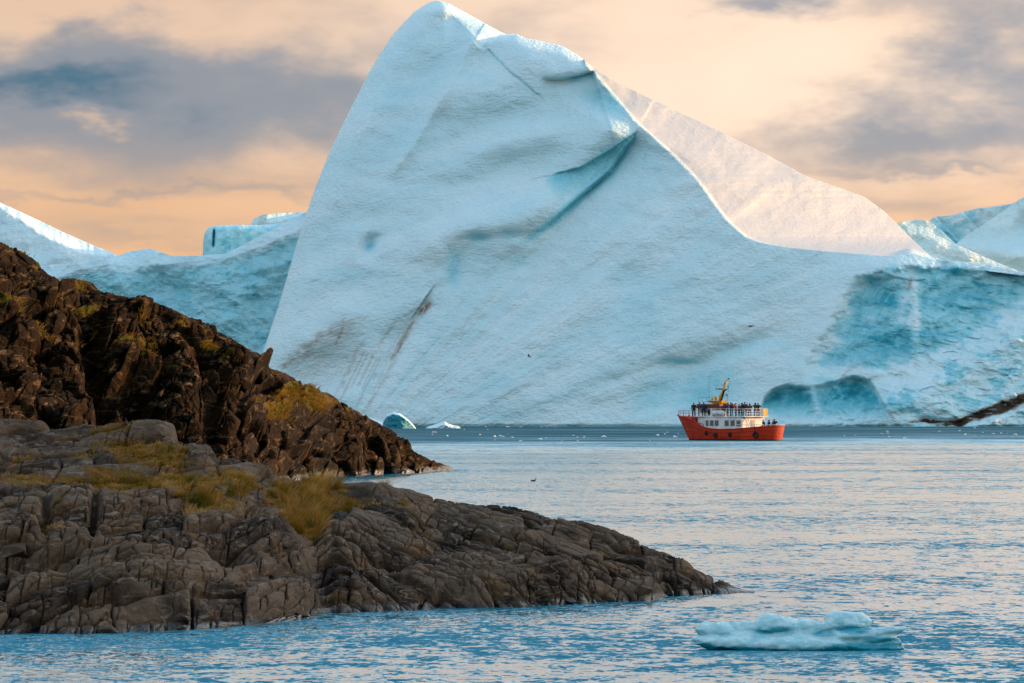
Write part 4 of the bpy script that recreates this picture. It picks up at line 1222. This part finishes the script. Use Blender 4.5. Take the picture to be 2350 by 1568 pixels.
def brash_material():
    m, nb, b = new_mat("brash_ice")
    b.inputs['Base Color'].default_value = (.62, .63, .62, 1)
    b.inputs['Roughness'].default_value = .4
    return m
M_BRASH = brash_material()
def build_brash():
    kinds = []
    for k in range(4):
        bm = bmesh.new(); bmesh.ops.create_icosphere(bm, subdivisions=2, radius=1)
        V = np.array([v.co[:] for v in bm.verts])
        V = V * (1 + .5 * fbm(V[:, 0] * 1.5, V[:, 1] * 1.5, V[:, 2] * 1.5 + k * 5, o=3, seed=620 + k))[:, None]
        for v, p in zip(bm.verts, V): v.co = p
        me = bpy.data.meshes.new("ice_fragment"); bm.to_mesh(me); bm.free()
        me.materials.append(M_BRASH); kinds.append(me)
    r = random.Random(5)
    spots = []
    for cx, cy, sx, sy, n in [(1075, 1000, 110, 10, 8), (1150, 1004, 60, 5, 5), (1240, 1003, 120, 7, 5), (1330, 1003, 25, 2, 4), (1520, 996, 40, 5, 6), (1548, 1004, 14, 2, 4), (2000, 996, 120, 8, 6), (2160, 996, 120, 6, 6),
                              (2290, 994, 70, 6, 6), (1380, 1012, 150, 6, 5), (1180, 978.6, 90, 2, 4), (1260, 978, 25, 1.5, 3)]:
        for i in range(n):
            spots.append((r.gauss(cx, sx * .6), max(979.6, r.gauss(cy, sy * .6))))
    for i, (x, y) in enumerate(spots):
        if 1555 < x < 1800 and y > 1000: continue
        D = wdist(y)
        if D > 1118: D = 1112
        o = bpy.data.objects.new("ice_fragment", kinds[i % 4]); COL.objects.link(o)
        q = r.uniform(.08, .22)
        X, Y, _ = wp(x, y, D)
        o.location = (X, Y, .02); o.scale = (q * r.uniform(1, 2.0), q, q * r.uniform(.45, .9)); o.rotation_euler = (0, 0, r.uniform(0, 6))
        lab, grp = (("tiny pale ice fragment in the dark strip of water between hillside and boat", "ice fragments left of the boat") if x < 1560
                    else ("tiny pale ice fragment in the dark water right of the red boat", "ice fragments right of the boat"))
        tag(o, lab, "ice fragment", grp)
build_brash()

# ------------------------------------------------------------------ ship
def paint(name, col, rough=.5, wear=None, scale=1.2, metallic=0.0):
    m, nb, b = new_mat(name)
    P = nb.node('ShaderNodeTexCoord').outputs['Object']
    c = tuple(col)
    n = nb.noise(nb.vm('MULTIPLY', P, (1, 1, .35)), scale, 5, .62)
    cc = nb.mix(nb.mr(n, .35, .70), c, tuple(q * .72 for q in c))
    if name.startswith('red_hull'):
        zz = nb.sep(P)[2]
        cc = nb.mix(nb.mr(nb.m('ADD', zz, nb.m('MULTIPLY', nb.m('SUBTRACT', n, .5), .15)), .20, .10), cc, (.02, .008, .008))
        rust = nb.noise(nb.vm('MULTIPLY', P, (2.2, 2.2, .25)), 1.0, 4, .6)
        cc = nb.mix(nb.m('MULTIPLY', nb.mr(rust, .56, .68), .6), cc, (.11, .028, .010))
    if wear:
        cc = nb.mix(nb.m('MULTIPLY', nb.mr(nb.noise(nb.vm('MULTIPLY', P, (.9, .9, .7)), 1.3, 5, .68), .56, .70), .85), cc, wear)
    nb.plug(b.inputs['Base Color'], cc)
    b.inputs['Roughness'].default_value = rough
    b.inputs['Metallic'].default_value = metallic
    b.inputs['Specular IOR Level'].default_value = .3
    return m
M_HULL = paint("red_hull_paint", (.56, .034, .004), .5, (.14, .016, .005))
M_RED = paint("red_rail_paint", (.42, .035, .02), .5)
M_WHITE = paint("white_ship_paint", (.72, .70, .67), .45, (.48, .40, .34))
M_YEL = paint("yellow_mast_paint", (.72, .36, .012), .45)
M_BLACK = paint("black_rubber", (.015, .015, .016), .7)
M_DARK = paint("dark_red_roof", (.16, .025, .018), .6)
M_GREY = paint("grey_metal", (.25, .25, .27), .5)
M_DECK = paint("deck_paint", (.16, .07, .045), .8)
M_ORANGE = paint("orange_buoy", (.75, .13, .02), .5)
M_TARP = paint("sunlit_canvas", (.75, .42, .06), .7)  # rail screen canvas, the yellow of the sun painted into its colour
M_GLASS, _nb, _b = new_mat("window_glass")
_b.inputs['Base Color'].default_value = (.07, .10, .09, 1); _b.inputs['Roughness'].default_value = .08; _b.inputs['IOR'].default_value = 1.5

SHIP_D = wdist(1011)
SHIP_TH = math.radians(40)
def build_ship():
    X0, Y0, _ = wp(1673, 1011, SHIP_D)
    ship = empty("tour_boat", (X0, Y0, 0), math.pi - SHIP_TH)
    tag(ship, "red and white tour boat with a yellow mast, passengers crowding its decks", "boat")
    U = np.concatenate([np.linspace(0, .84, 46), .84 + .16 * np.sin(np.linspace(0, np.pi / 2, 19))[1:]])
    Bu = np.interp(U, [0, .03, .07, .13, .2, .3, .42, .55, .7, .84], [.02, .42, .85, 1.35, 1.8, 2.28, 2.58, 2.7, 2.72, 2.72])
    Bu = np.where(U > .84, 2.72 * np.sqrt(np.clip(1 - ((U - .84) / .16) ** 2, 0, 1)) + .01, Bu)
    def sheer(xf):
        return np.interp(xf, [-8.8, -6, -3, 0, 2.2, 3.6, 5.0, 6.2, 7.2, 8.8], [1.98, 1.78, 1.58, 1.5, 1.62, 1.95, 2.75, 3.10, 3.16, 3.30])
    L = []
    rows = 12
    for j in range(rows):
        f = j / (rows - 1)
        row = []
        for u, b in zip(U, Bu):
            xm = 8.8 - 17.6 * u
            zt = float(sheer(xm)); z = -.6 + (zt + .6) * f
            stem = 6.9 + 1.95 * max(z, -.3) / 3.3; stern = -8.45 - .35 * np.clip(z / 1.9, 0, 1)
            x = stem + (stern - stem) * u
            g = np.clip(z / max(zt, .1), 0, 1)
            fl = (.50 + .50 * g ** .8) if u < .25 else 0
            wl = np.interp(u, [0, .2, .4, .8, 1], [.42, .66, .90, .92, .86])
            k = wl + (1 - wl) * g ** .85
            if z < 0: k *= .9
            row.append((x, b * k, z))
        L.append(row)
    n = len(U)
    def side(sg):
        V = [(x, sg * y, z) for r in L for x, y, z in r]
        F = []
        for j in range(rows - 1):
            for i in range(n - 1):
                q = (j * n + i, j * n + i + 1, (j + 1) * n + i + 1, (j + 1) * n + i)
                F.append(q if sg < 0 else q[::-1])
        return V, F
    mb = MB(); mb.add(*side(1)); mb.add(*side(-1))
    hull = mb.build("hull", M_HULL, ship, True)
    # gunwale cap, rubbing strakes
    top = [Vector(p) for p in L[-1]]
    ring = top + [Vector((p.x, -p.y, p.z)) for p in top[::-1]]
    MB().tube([p + Vector((0, 0, .02)) for p in ring], .07, 6, True).build("gunwale", M_HULL, hull, True)
    for jj, r in ((6, .055), (9, .05)):
        lv = [Vector(p) for p in L[jj]]
        ring = [Vector((p.x, p.y + .03, p.z)) for p in lv[2:-1]]
        MB().tube(ring, r, 5).build("rubbing_strake", M_HULL, hull, True)
    # decks
    def deck(z, u0, u1, name):
        idx = [i for i in range(n) if u0 <= U[i] <= u1]
        P = [(L[8][i][0], L[8][i][1] * .97, z) for i in idx] + [(L[8][i][0], -L[8][i][1] * .97, z) for i in idx[::-1]]
        MB().add(P, [tuple(range(len(P)))]).build(name, M_DECK, ship)
    deck(1.02, .60, 1.0, "aft_deck"); deck(2.35, 0.02, .30, "fore_deck")
    # deckhouse
    plan = [(4.35, 1.35), (3.3, 1.82), (1.8, 2.26), (0, 2.44), (-4.2, 2.44), (-4.2, -2.44), (0, -2.44), (1.8, -2.26), (3.3, -1.82), (4.35, -1.35)]
    house = MB().prism(plan, 1.28, 3.2).build("deckhouse", M_WHITE, ship)
    MB().prism([(4.6, 1.65), (3.4, 2.12), (0, 2.58), (-4.75, 2.58), (-4.75, -2.58), (0, -2.58), (3.4, -2.12), (4.6, -1.65)], 3.2, 3.29).build("upper_deck", M_WHITE, ship)
    def wall_y(xf): return float(np.interp(xf, [-4.2, 0, 1.8, 3.3, 4.35], [2.44, 2.44, 2.26, 1.82, 1.35]))
    for xf in (2.06, 1.15, .25, -1.51, -2.52, -3.53):
        for sg in (1, -1):
            y = wall_y(xf); yb = wall_y(xf - .33); ya = wall_y(xf + .33)
            an = math.atan2(ya - yb, .66)
            fr = MB()
            for a, b2 in (((-.36, 0, -.40), (.36, .04, -.33)), ((-.36, 0, .33), (.36, .04, .40)), ((-.36, 0, -.33), (-.29, .04, .33)), ((.29, 0, -.33), (.36, .04, .33))):
                fr.box(a, b2)
            w = fr.build("window", M_GREY, house)
            w.location = (xf, sg * y, 2.36); w.rotation_euler = (0, 0, an if sg > 0 else math.pi - an)
            g = MB().box((-.29, .004, -.33), (.29, .018, .33)).build("pane", M_GLASS, w)
    for z in (2.1, 1.75):
        p = MB().tube([(0, 0, 0), (0, .03, 0)], .09, 10).build("porthole", M_BLACK, house); p.location = (2.95, wall_y(2.95) - .0, z)
    door = MB().box((-.03, -.42, 0), (.03, .42, 1.75)).build("door", M_GREY, house); door.location = (-4.22, .15, 1.06)
    MB().box((-.05, -.34, .82), (-.032, -.28, .98)).build("handle", M_BLACK, door)
    b3 = MB().box((-4.26, -2.3, 1.02), (-4.205, -1.6, 2.0)).build("locker", M_ORANGE, ship)
    # stair from the upper deck to the aft deck
    st = MB()
    for yy in (1.55, 2.15):
        st.tube([(-4.32, yy, 3.22), (-5.45, yy, 1.04)], .05, 4)
    st.build("stair", M_WHITE, ship)
    stair = [c for c in ship.children if c.name.startswith("stair")][0]
    for k in range(8):
        f = (k + .6) / 8.6
        MB().box((-4.32 - 1.13 * f - .12, 1.55, 3.22 - 2.18 * f - .02), (-4.32 - 1.13 * f + .12, 2.15, 3.22 - 2.18 * f + .02)).build("step", M_GREY, stair)
    MB().tube([(-4.3, 2.2, 4.25), (-5.5, 2.2, 2.0), (-5.5, 2.2, 1.04)], .03, 5).build("handrail", M_WHITE, stair)
    # wheelhouse
    wh = MB().prism([(4.35, .95), (3.9, 1.4), (1.7, 1.5), (1.7, -1.5), (3.9, -1.4), (4.35, -.95)], 3.292, 4.42).build("wheelhouse", M_WHITE, ship)
    for xf, wd in ((3.55, .30), (2.85, .30)):
        for sg in (1, -1):
            y = 1.4 + .1 * (3.9 - xf) / 2.2
            w = MB().box((xf - wd, min(sg * y, sg * (y + .03)), 3.78), (xf + wd, max(sg * y, sg * (y + .03)), 4.32)).build("window", M_GLASS, wh)
    for yy in (-.6, 0, .6):
        MB().box((4.352, yy - .24, 3.80), (4.38, yy + .24, 4.32)).build("window", M_GLASS, wh)
    d2 = MB().prism([(2.25 + .26 * math.cos(a), 3.85 + .48 * math.sin(a)) for a in np.linspace(0, 2 * math.pi, 14, endpoint=False)], 0, .03).build("door", M_BLACK, wh)
    d2.rotation_euler = (math.radians(90), 0, 0); d2.location = (0, 1.512, 0)
    MB().prism([(4.75, 1.1), (4.2, 1.65), (.3, 1.7), (.3, -1.7), (4.2, -1.65), (4.75, -1.1)], 4.42, 4.95).build("wheelhouse_roof", M_DARK, wh)
    # funnel casing with a flared top
    f = MB()
    f.add([(2.2, .55, 3.3), (.75, .55, 3.3), (.75, -.55, 3.3), (2.2, -.55, 3.3), (2.1, .5, 4.9), (.85, .5, 4.9), (.85, -.5, 4.9), (2.1, -.5, 4.9), (3.3, .85, 5.42), (.7, .75, 5.42), (.7, -.75, 5.42), (3.3, -.85, 5.42)],
          [(0, 1, 5, 4), (1, 2, 6, 5), (2, 3, 7, 6), (3, 0, 4, 7), (4, 5, 9, 8), (5, 6, 10, 9), (6, 7, 11, 10), (7, 4, 8, 11), (8, 9, 10, 11)])
    fun = f.build("funnel", M_YEL, ship)
    mast = MB().tube([(1.55, 0, 5.4), (1.2, 0, 6.3), (.75, 0, 7.4), (.45, 0, 8.15)], [.24, .19, .14, .09], 8).build("mast", M_YEL, ship, True)
    MB().tube([(.5, 0, 8.0), (.25, 0, 8.35), (-.1, 0, 8.3)], .07, 6).tube([(.85, -.5, 7.55), (.85, .5, 7.55)], .05, 5).tube([(.6, -.35, 7.95), (.6, .35, 7.95)], .05, 5).build("crosstree", M_YEL, mast)
    for c in ((.02, 0, 8.42), (.15, 0, 7.3), (.55, .2, 7.75), (.1, .4, 6.15)):
        MB().ball(c, .10).build("lantern", M_BLACK, mast, True)
    MB().tube([(1.45, 0, 6.95), (1.75, 0, 6.95)], .06, 6).box((1.35, -.9, 6.98), (1.62, .9, 7.10)).tube([(1.5, 0, 7.05), (.95, 0, 6.9)], .05, 5).build("radar", M_BLACK, mast)
    MB().tube([(1.15, .28, 5.4), (.62, .28, 6.75), (.3, .28, 6.95), (.05, .28, 7.02)], [.13, .12, .10, .06], 8).build("exhaust_pipe", M_BLACK, ship, True)
    MB().tube([(.75, .3, 6.3), (-.1, .3, 6.3)], .03, 5).tube([(.95, .3, 5.95), (-.05, .3, 5.9)], .03, 5).tube([(-.05, .3, 5.75), (-.05, .3, 6.35)], .03, 5).build("bracket", M_GREY, mast)
    MB().ball((2.1, .2, 5.75), (.28, .28, .25)).ball((2.75, .1, 5.62), (.25, .3, .17)).tube([(2.1, .2, 5.42), (2.1, .2, 5.7)], .08).ball((1.85, -.4, 5.95), (.2, .2, .25)).build("searchlight", M_YEL, fun, True)
    MB().tube([(2.9, .7, 4.9), (2.9, .7, 8.6)], .025, 5).build("whip_antenna", M_GREY, ship)
    MB().tube([(.05, .4, 5.4), (-.42, .4, 8.3)], .022, 5).build("whip_antenna", M_GREY, ship)
    ar = MB()
    for z in (5.25, 5.85):
        ar.tube([(4.5, 1.0, z), (2.4, 1.2, z), (2.4, -1.2, z), (4.5, -1.0, z)], .022, 4, True)
    for p in ((4.5, 1.0), (3.8, 1.07), (3.1, 1.13), (2.4, 1.2), (2.4, -1.2), (3.4, -1.1), (4.5, -1.0)):
        ar.tube([(p[0], p[1], 4.94), (p[0], p[1], 5.85)], .022, 4)
    ar.build("roof_railing", M_GREY, wh)
    # life raft canister in its cradle
    raft = MB().tube([(-.95, 2.35, 3.74), (-.88, 2.35, 3.74), (-.80, 2.35, 3.74), (0, 2.35, 3.74), (.80, 2.35, 3.74), (.88, 2.35, 3.74), (.95, 2.35, 3.74)], [.18, .30, .35, .36, .35, .30, .18], 14).build("life_raft", M_WHITE, ship, True)
    for cx in (-.55, .55):
        MB().box((cx - .05, 2.05, 3.28), (cx + .05, 2.6, 3.5)).build("cradle", M_GREY, raft)
    # railings
    def railing(name, pts, zs, mat, posts, base, r=.028):
        q = MB()
        for z in zs: q.tube([(x, y, z) for x, y in pts], r, 5)
        P = [Vector((x, y, 0)) for x, y in pts]
        Ls = [0]
        for a, b in zip(P, P[1:]): Ls.append(Ls[-1] + (b - a).length)
        for k in range(posts + 1):
            l = Ls[-1] * k / posts
            for a in range(len(P) - 1):
                if Ls[a + 1] >= l - 1e-6:
                    w = P[a].lerp(P[a + 1], (l - Ls[a]) / (Ls[a + 1] - Ls[a])); break
            bz = base(w.x) if callable(base) else base
            q.tube([(w.x, w.y, bz), (w.x, w.y, zs[0])], r, 5)
        return q.build(name, mat, ship)
    railing("upper_railing", [(1.4, 2.36), (0, 2.52), (-4.7, 2.52), (-4.7, -2.52), (0, -2.52), (1.4, -2.36)], (4.32, 3.98, 3.64), M_WHITE, 18, 3.28)
    railing("bow_railing", [(4.2, 2.05), (5.6, 1.72), (6.8, 1.3), (7.8, .85), (8.5, .38), (8.72, 0), (8.5, -.38), (7.8, -.85), (6.8, -1.3), (5.6, -1.72), (4.2, -2.05)], (4.05, 3.72), M_RED, 14, lambda x: float(sheer(x)))
    pt = [(L[-1][i][0], L[-1][i][1]) for i in range(36, n)]
    railing("stern_railing", pt + [(x, -y) for x, y in pt[::-1]], (2.16,), M_WHITE, 16, lambda x: float(sheer(x)), .04)
    MB().box((-4.74, -2.46, 3.36), (-4.70, -1.5, 4.28)).build("rail_screen", M_TARP, ship)
    MB().tube([(-4.60, -1.05 + .30 * math.cos(a), 3.88 + .30 * math.sin(a)) for a in np.linspace(0, 2 * math.pi, 16, endpoint=False)], .075, 6, True).build("lifebuoy", M_ORANGE, ship, True)
    MB().tube([(5.9, .5, 2.35), (5.9, .5, 3.5)], .12, 7).build("bollard", M_RED, ship)
    MB().tube([(6.9, .0, 2.35), (6.9, 0, 3.5)], .14, 7).build("bollard", M_RED, ship)
    MB().box((5.3, -.9, 2.355), (5.9, -.1, 3.2)).build("bow_winch", M_RED, ship)
    MB().box((4.6, .5, 2.355), (5.2, 1.4, 3.0)).build("deck_locker", M_RED, ship)
    # anchor bow roller
    MB().tube([(8.7, -.1, 3.4), (8.95, -.1, 3.45), (8.95, .1, 3.45), (8.7, .1, 3.4)], .06, 6).build("bow_roller", M_BLACK, hull)
    # tyre fenders hung along the side
    def hull_y(xf, z):
        best = min(((abs(p[0] - xf) + abs(p[2] - z) * 1.5, p) for r in L for p in r), key=lambda q: q[0])
        return best[1][1]
    for xf, z, rr, tl in ((2.25, 1.0, .18, .5), (.35, .72, .24, 0), (-2.2, .80, .19, -.4), (-6.55, .80, .34, 0)):
        y = hull_y(xf, z)
        t = MB().tube([(rr * math.cos(a), 0, rr * math.sin(a)) for a in np.linspace(0, 2 * math.pi, 14, endpoint=False)], .13, 7, True).build("tyre_fender", M_BLACK, hull, True)
        an = math.atan2(hull_y(xf + .6, z) - hull_y(xf - .6, z), 1.2)
        t.location = (xf, y + .10, z); t.rotation_euler = (0, tl, an)
    MB().box((-.05, 0, 0), (.05, .05, .9)).build("mooring_line", M_BLACK, hull).location = (-6.55, hull_y(-6.5, 1.3) + .02, .8)
    return ship
ship = build_ship()

# ------------------------------------------------------------------ people
def skin_body(name, arms):
    """continuous body grown on a posed skeleton; z up, facing +x"""
    J = {'pelvis': (0, 0, .93, .145), 'waist': (.0, 0, 1.10, .145), 'chest': (.02, 0, 1.33, .175), 'neck': (.03, 0, 1.50, .062), 'head': (.06, 0, 1.62, .092), 'crown': (.05, 0, 1.71, .075)}
    E = [('pelvis', 'waist'), ('waist', 'chest'), ('chest', 'neck'), ('neck', 'head'), ('head', 'crown')]
    for s, q in ((1, 'l'), (-1, 'r')):
        J['hip' + q] = (0, .10 * s, .88, .11); J['knee' + q] = (.03, .115 * s, .49, .075); J['ank' + q] = (-.02, .12 * s, .09, .052); J['toe' + q] = (.16, .14 * s, .045, .042)
        E += [('pelvis', 'hip' + q), ('hip' + q, 'knee' + q), ('knee' + q, 'ank' + q), ('ank' + q, 'toe' + q)]
        J['sho' + q] = (.01, .20 * s, 1.41, .085)
        el, ha = arms[0 if s > 0 else 1]
        J['elb' + q] = (el[0], el[1] * s, el[2], .058); J['wri' + q] = (ha[0], ha[1] * s, ha[2], .040); J['han' + q] = (ha[0] + .07, ha[1] * s * .9, ha[2] + .01, .040)
        E += [('chest', 'sho' + q), ('sho' + q, 'elb' + q), ('elb' + q, 'wri' + q), ('wri' + q, 'han' + q)]
    ks = list(J)
    me = bpy.data.meshes.new("tmp")
    me.from_pydata([J[k][:3] for k in ks], [(ks.index(a), ks.index(b)) for a, b in E], [])
    o = bpy.data.objects.new("tmp", me); COL.objects.link(o)
    sm = o.modifiers.new("skin", 'SKIN'); sm.use_smooth_shade = True
    o.modifiers.new("sub", 'SUBSURF').levels = 1
    sv = me.skin_vertices[0].data
    for i, k in enumerate(ks):
        r = J[k][3]; sv[i].radius = (r * (.85 if k in ('chest', 'waist', 'pelvis') else 1), r * (1.15 if k in ('chest', 'waist', 'pelvis') else 1))
        sv[i].use_root = (k == 'pelvis')
    dg = bpy.context.evaluated_depsgraph_get(); dg.update()
    out = bpy.data.meshes.new_from_object(o.evaluated_get(dg)); out.name = name
    bpy.data.objects.remove(o); bpy.data.meshes.remove(me)
    out.materials.clear()
    for p in out.polygons:
        c = p.center
        if c.z < .10: k = 3
        elif c.z < .92 and abs(c.y) < .26: k = 0
        elif c.z > 1.52 and math.hypot(c.x - .05, c.y) < .16: k = 2
        else: k = 1
        p.material_index = k; p.use_smooth = True
    # hands show skin
    for p in out.polygons:
        for s, q in ((1, 0), (-1, 1)):
            h = arms[q][1]
            if (p.center - Vector((h[0] + .06, h[1] * s * .92, h[2]))).length < .075: p.material_index = 2
    return out

POSES = [skin_body("person_body", (((-.03, .27, 1.12), (.08, .26, .88)), ((-.03, .27, 1.12), (.08, .26, .88)))),
         skin_body("person_body", (((.20, .30, 1.24), (.26, .10, 1.52)), ((.20, .30, 1.24), (.26, .10, 1.52)))),
         skin_body("person_body", (((.12, .28, 1.15), (.36, .20, 1.12)), ((-.02, .27, 1.12), (.18, .12, 1.05))))]
HOOD = MB().ball((.035, 0, 1.645), (.115, .108, .125), 12, 9).mesh("hood", True)
CAP = MB().ball((.045, 0, 1.69), (.105, .098, .075), 12, 8).box((.10, -.07, 1.675), (.20, .07, 1.69)).mesh("cap", True)
HAIR = MB().ball((.02, 0, 1.665), (.098, .095, .105), 12, 8).mesh("hair", True)
def cloth(name, c):
    m, nb, b = new_mat(name)
    P = nb.node('ShaderNodeTexCoord').outputs['Object']
    nb.plug(b.inputs['Base Color'], nb.mix(nb.mr(nb.noise(P, 6, 3, .6), .35, .65), c, tuple(q * .65 for q in c)))
    b.inputs['Roughness'].default_value = .85
    return m
CL = {k: cloth(k + "_cloth", v) for k, v in {'black': (.012, .012, .014), 'navy': (.012, .022, .065), 'blue': (.02, .05, .16), 'red': (.36, .03, .03), 'purple': (.07, .025, .11), 'green': (.015, .045, .03), 'grey': (.07, .075, .08),
                                             'brown': (.05, .03, .018), 'jeans': (.03, .05, .10)}.items()}
M_SKIN = cloth("skin", (.42, .23, .16))

def build_people():
    # zoomed-boat column -> ship coordinates
    def xf_of(zx, yl): return -((zx - 1102) / 122.6 + yl * math.sin(SHIP_TH)) / math.cos(SHIP_TH)
    cr, sr = math.cos(math.pi - SHIP_TH), math.sin(math.pi - SHIP_TH)
    UP, AFT = 3.295, 1.025
    P = [  # column, port offset, deck, pose, facing, jacket, trousers, headwear, headmat, height, label
        (520, 1.95, 3.295, 0, 100, 'black', 'black', 'cap', 'black', 1.0, "person in black at the front of the upper deck, left of the wheelhouse"),
        (680, 1.98, 3.295, 2, 80, 'navy', 'black', 'hair', 'brown', 1.03, "person in dark blue jacket beside the wheelhouse windows"),
        (632, -1.9, 3.295, 0, 40, 'black', 'black', 'hair', 'black', 1.02, "person in black half hidden behind the red wheelhouse roof"),
        (1040, 1.1, UP, 1, 60, 'navy', 'navy', 'hood', 'navy', .96, "person in hooded navy jacket just right of the yellow funnel"),
        (1076, .2, UP, 1, 30, 'blue', 'black', 'hood', 'navy', 1.0, "person in blue jacket close behind the hooded figure by the yellow funnel"),
        (1020, .3, UP, 0, 120, 'black', 'black', 'hair', 'brown', .98, "person in black right against the yellow funnel's aft side"),
        (1150, -.4, UP, 0, 60, 'navy', 'black', 'hood', 'navy', .98, "person in hooded navy coat behind the rail, just left of the red jacket"),
        (1262, .2, UP, 2, 40, 'grey', 'black', 'hood', 'grey', .90, "short person in grey hood between the red jacket and the dark coat"),
        (1395, -.6, UP, 1, 60, 'black', 'brown', 'cap', 'black', .93, "person in black cap between the purple jacket and the hooded parka"),
        (1122, 1.2, UP, 1, 20, 'black', 'black', 'hair', 'brown', 1.02, "tall person in black holding a camera, between blue and red jackets"),
        (1205, 1.4, UP, 1, 150, 'red', 'jeans', 'hair', 'brown', .97, "person in red jacket raising a camera at the upper rail"),
        (1300, 1.5, UP, 1, 30, 'black', 'black', 'hood', 'black', 1.0, "person in dark coat at the head of the stair, left of the purple jacket"),
        (1352, .9, UP, 0, 80, 'purple', 'black', 'cap', 'black', 1.05, "person in purple jacket standing behind the head of the stair"),
        (1432, .8, UP, 0, 70, 'grey', 'black', 'hood', 'black', .95, "person in hooded grey-black parka standing alone at the aft upper rail"),
        (1535, -.9, UP, 1, 100, 'green', 'black', 'hood', 'black', 1.0, "person in dark green jacket beside the lifebuoy"),
        (1578, -1.5, UP, 1, 60, 'black', 'brown', 'hair', 'brown', .97, "person in dark coat at the aft corner, next to the sunlit screen"),
        (1655, .6, AFT, 0, 200, 'black', 'black', 'cap', 'black', 1.0, "person in black on the aft deck, nearest the deckhouse door"),
        (1740, .3, AFT, 2, 30, 'black', 'black', 'hood', 'black', .97, "person in hooded dark jacket on the aft deck, second from the deckhouse"),
        (1838, -.2, AFT, 1, 60, 'black', 'black', 'hair', 'black', 1.03, "tallest dark figure on the aft deck, third from the deckhouse"),
        (1935, .1, AFT, 2, -30, 'black', 'grey', 'cap', 'black', .90, "short dark figure at the stern rail, farthest from the deckhouse")]
    for zx, yl, z, pose, face, jk, tr, hw, hm, ht, label in P:
        xf = xf_of(zx, yl)
        xf = max(xf, -7.6)
        o = bpy.data.objects.new("person", POSES[pose]); COL.objects.link(o)
        me = POSES[pose]
        while len(me.materials) < 4: me.materials.append(None)
        for i, mm in enumerate((CL[tr], CL[jk], M_SKIN, CL['black'])):
            o.material_slots[i].link = 'OBJECT'; o.material_slots[i].material = mm
        wx = ship.location.x + xf * cr - yl * sr; wy = ship.location.y + xf * sr + yl * cr
        o.location = (wx, wy, z); o.rotation_euler = (0, 0, math.radians(face)); o.scale = (ht * 1.25, ht * 1.25, ht * 1.05)
        tag(o, label, "person", "passengers on the tour boat")
        h = bpy.data.objects.new(hw, {'hood': HOOD, 'cap': CAP, 'hair': HAIR}[hw]); COL.objects.link(h); h.parent = o
        if len(h.data.materials) < 1: h.data.materials.append(None)
        h.material_slots[0].link = 'OBJECT'; h.material_slots[0].material = CL[hm]
build_people()

# ------------------------------------------------------------------ birds
M_BIRD = paint("dark_feathers", (.022, .020, .020), .8)
M_PALE = paint("pale_feathers", (.30, .29, .28), .8)
def wing(s, span, up, sweep, chord):
    V = []; F = []
    st = [(0, 0, 0, 1), (.35, up * .55, .05, .95), (.7, up * .8, -.05 - sweep * .3, .7), (1, up, -.25 - sweep, .12)]
    for f, z, x, c in st:
        for sx in (.5, -.5):
            for dz in (.012, -.012):
                V.append((x * chord + sx * chord * c, s * f * span, z + dz * (1 - .6 * f) * 2))
    for i in range(3):
        a = i * 4; b = a + 4
        F += [(a, a + 2, b + 2, b), (a + 1, b + 1, b + 3, a + 3), (a, b, b + 1, a + 1), (a + 2, a + 3, b + 3, b + 2)]
    F += [(12, 14, 15, 13)]
    return V, F
def flying_bird(loc, rz, roll, pitch, scale, upl, upr, label):
    root = empty("seabird", loc)
    root.rotation_euler = (roll, pitch, rz); root.scale = (scale,) * 3
    MB().tube([(.34, 0, .0), (.28, 0, .02), (.16, 0, .02), (-.05, 0, 0), (-.2, 0, 0), (-.34, 0, .01)], [.012, .045, .07, .09, .06, .02], 8).build("body", M_BIRD, root, True)
    MB().tube([(.42, 0, -.01), (.33, 0, 0)], [.006, .018], 5).build("beak", M_PALE, root)
    MB().add([(-.28, .04, .01), (-.28, -.04, .01), (-.5, -.09, 0), (-.5, .09, 0), (-.28, .04, -.01), (-.28, -.04, -.01), (-.5, -.09, -.01), (-.5, .09, -.01)], [(0, 1, 2, 3), (7, 6, 5, 4), (3, 2, 6, 7), (0, 3, 7, 4), (1, 5, 6, 2)]).build("tail", M_BIRD, root)
    for s, u in ((1, upl), (-1, upr)):
        MB().add(*wing(s, .72, u, .25, .26)).build("wing", M_BIRD, root)
    return tag(root, label, "bird")
flying_bird(wp(1724, 749, 690), math.radians(35), math.radians(-25), math.radians(-12), 1.0, .42, -.18, "dark seabird flying with raised wing above the tour boat")
flying_bird(wp(1214, 818, 760), math.radians(160), math.radians(20), 0, .72, .25, .05, "small distant seabird gliding before the middle of the big iceberg")
def duck():
    D = wdist(1105)
    X, Y, _ = wp(1224, 1104, D)
    root = empty("duck", (X, Y, 0), math.radians(0))
    MB().tube([(.22, 0, .10), (.16, 0, .10), (.0, 0, .06), (-.14, 0, .07), (-.26, 0, .12)], [.03, .07, .10, .085, .015], 10).build("body", M_BIRD, root, True)
    MB().tube([(.17, 0, .10), (.21, 0, .18), (.22, 0, .25)], [.05, .036, .034], 8).ball((.235, 0, .28), (.055, .045, .045)).build("head", M_BIRD, root, True)
    MB().tube([(.27, 0, .275), (.35, 0, .262)], [.018, .010], 6).build("beak", M_PALE, root)
    root.scale = (.75,) * 3
    tag(root, "small dark duck swimming alone in the middle of the bay", "bird")
duck()
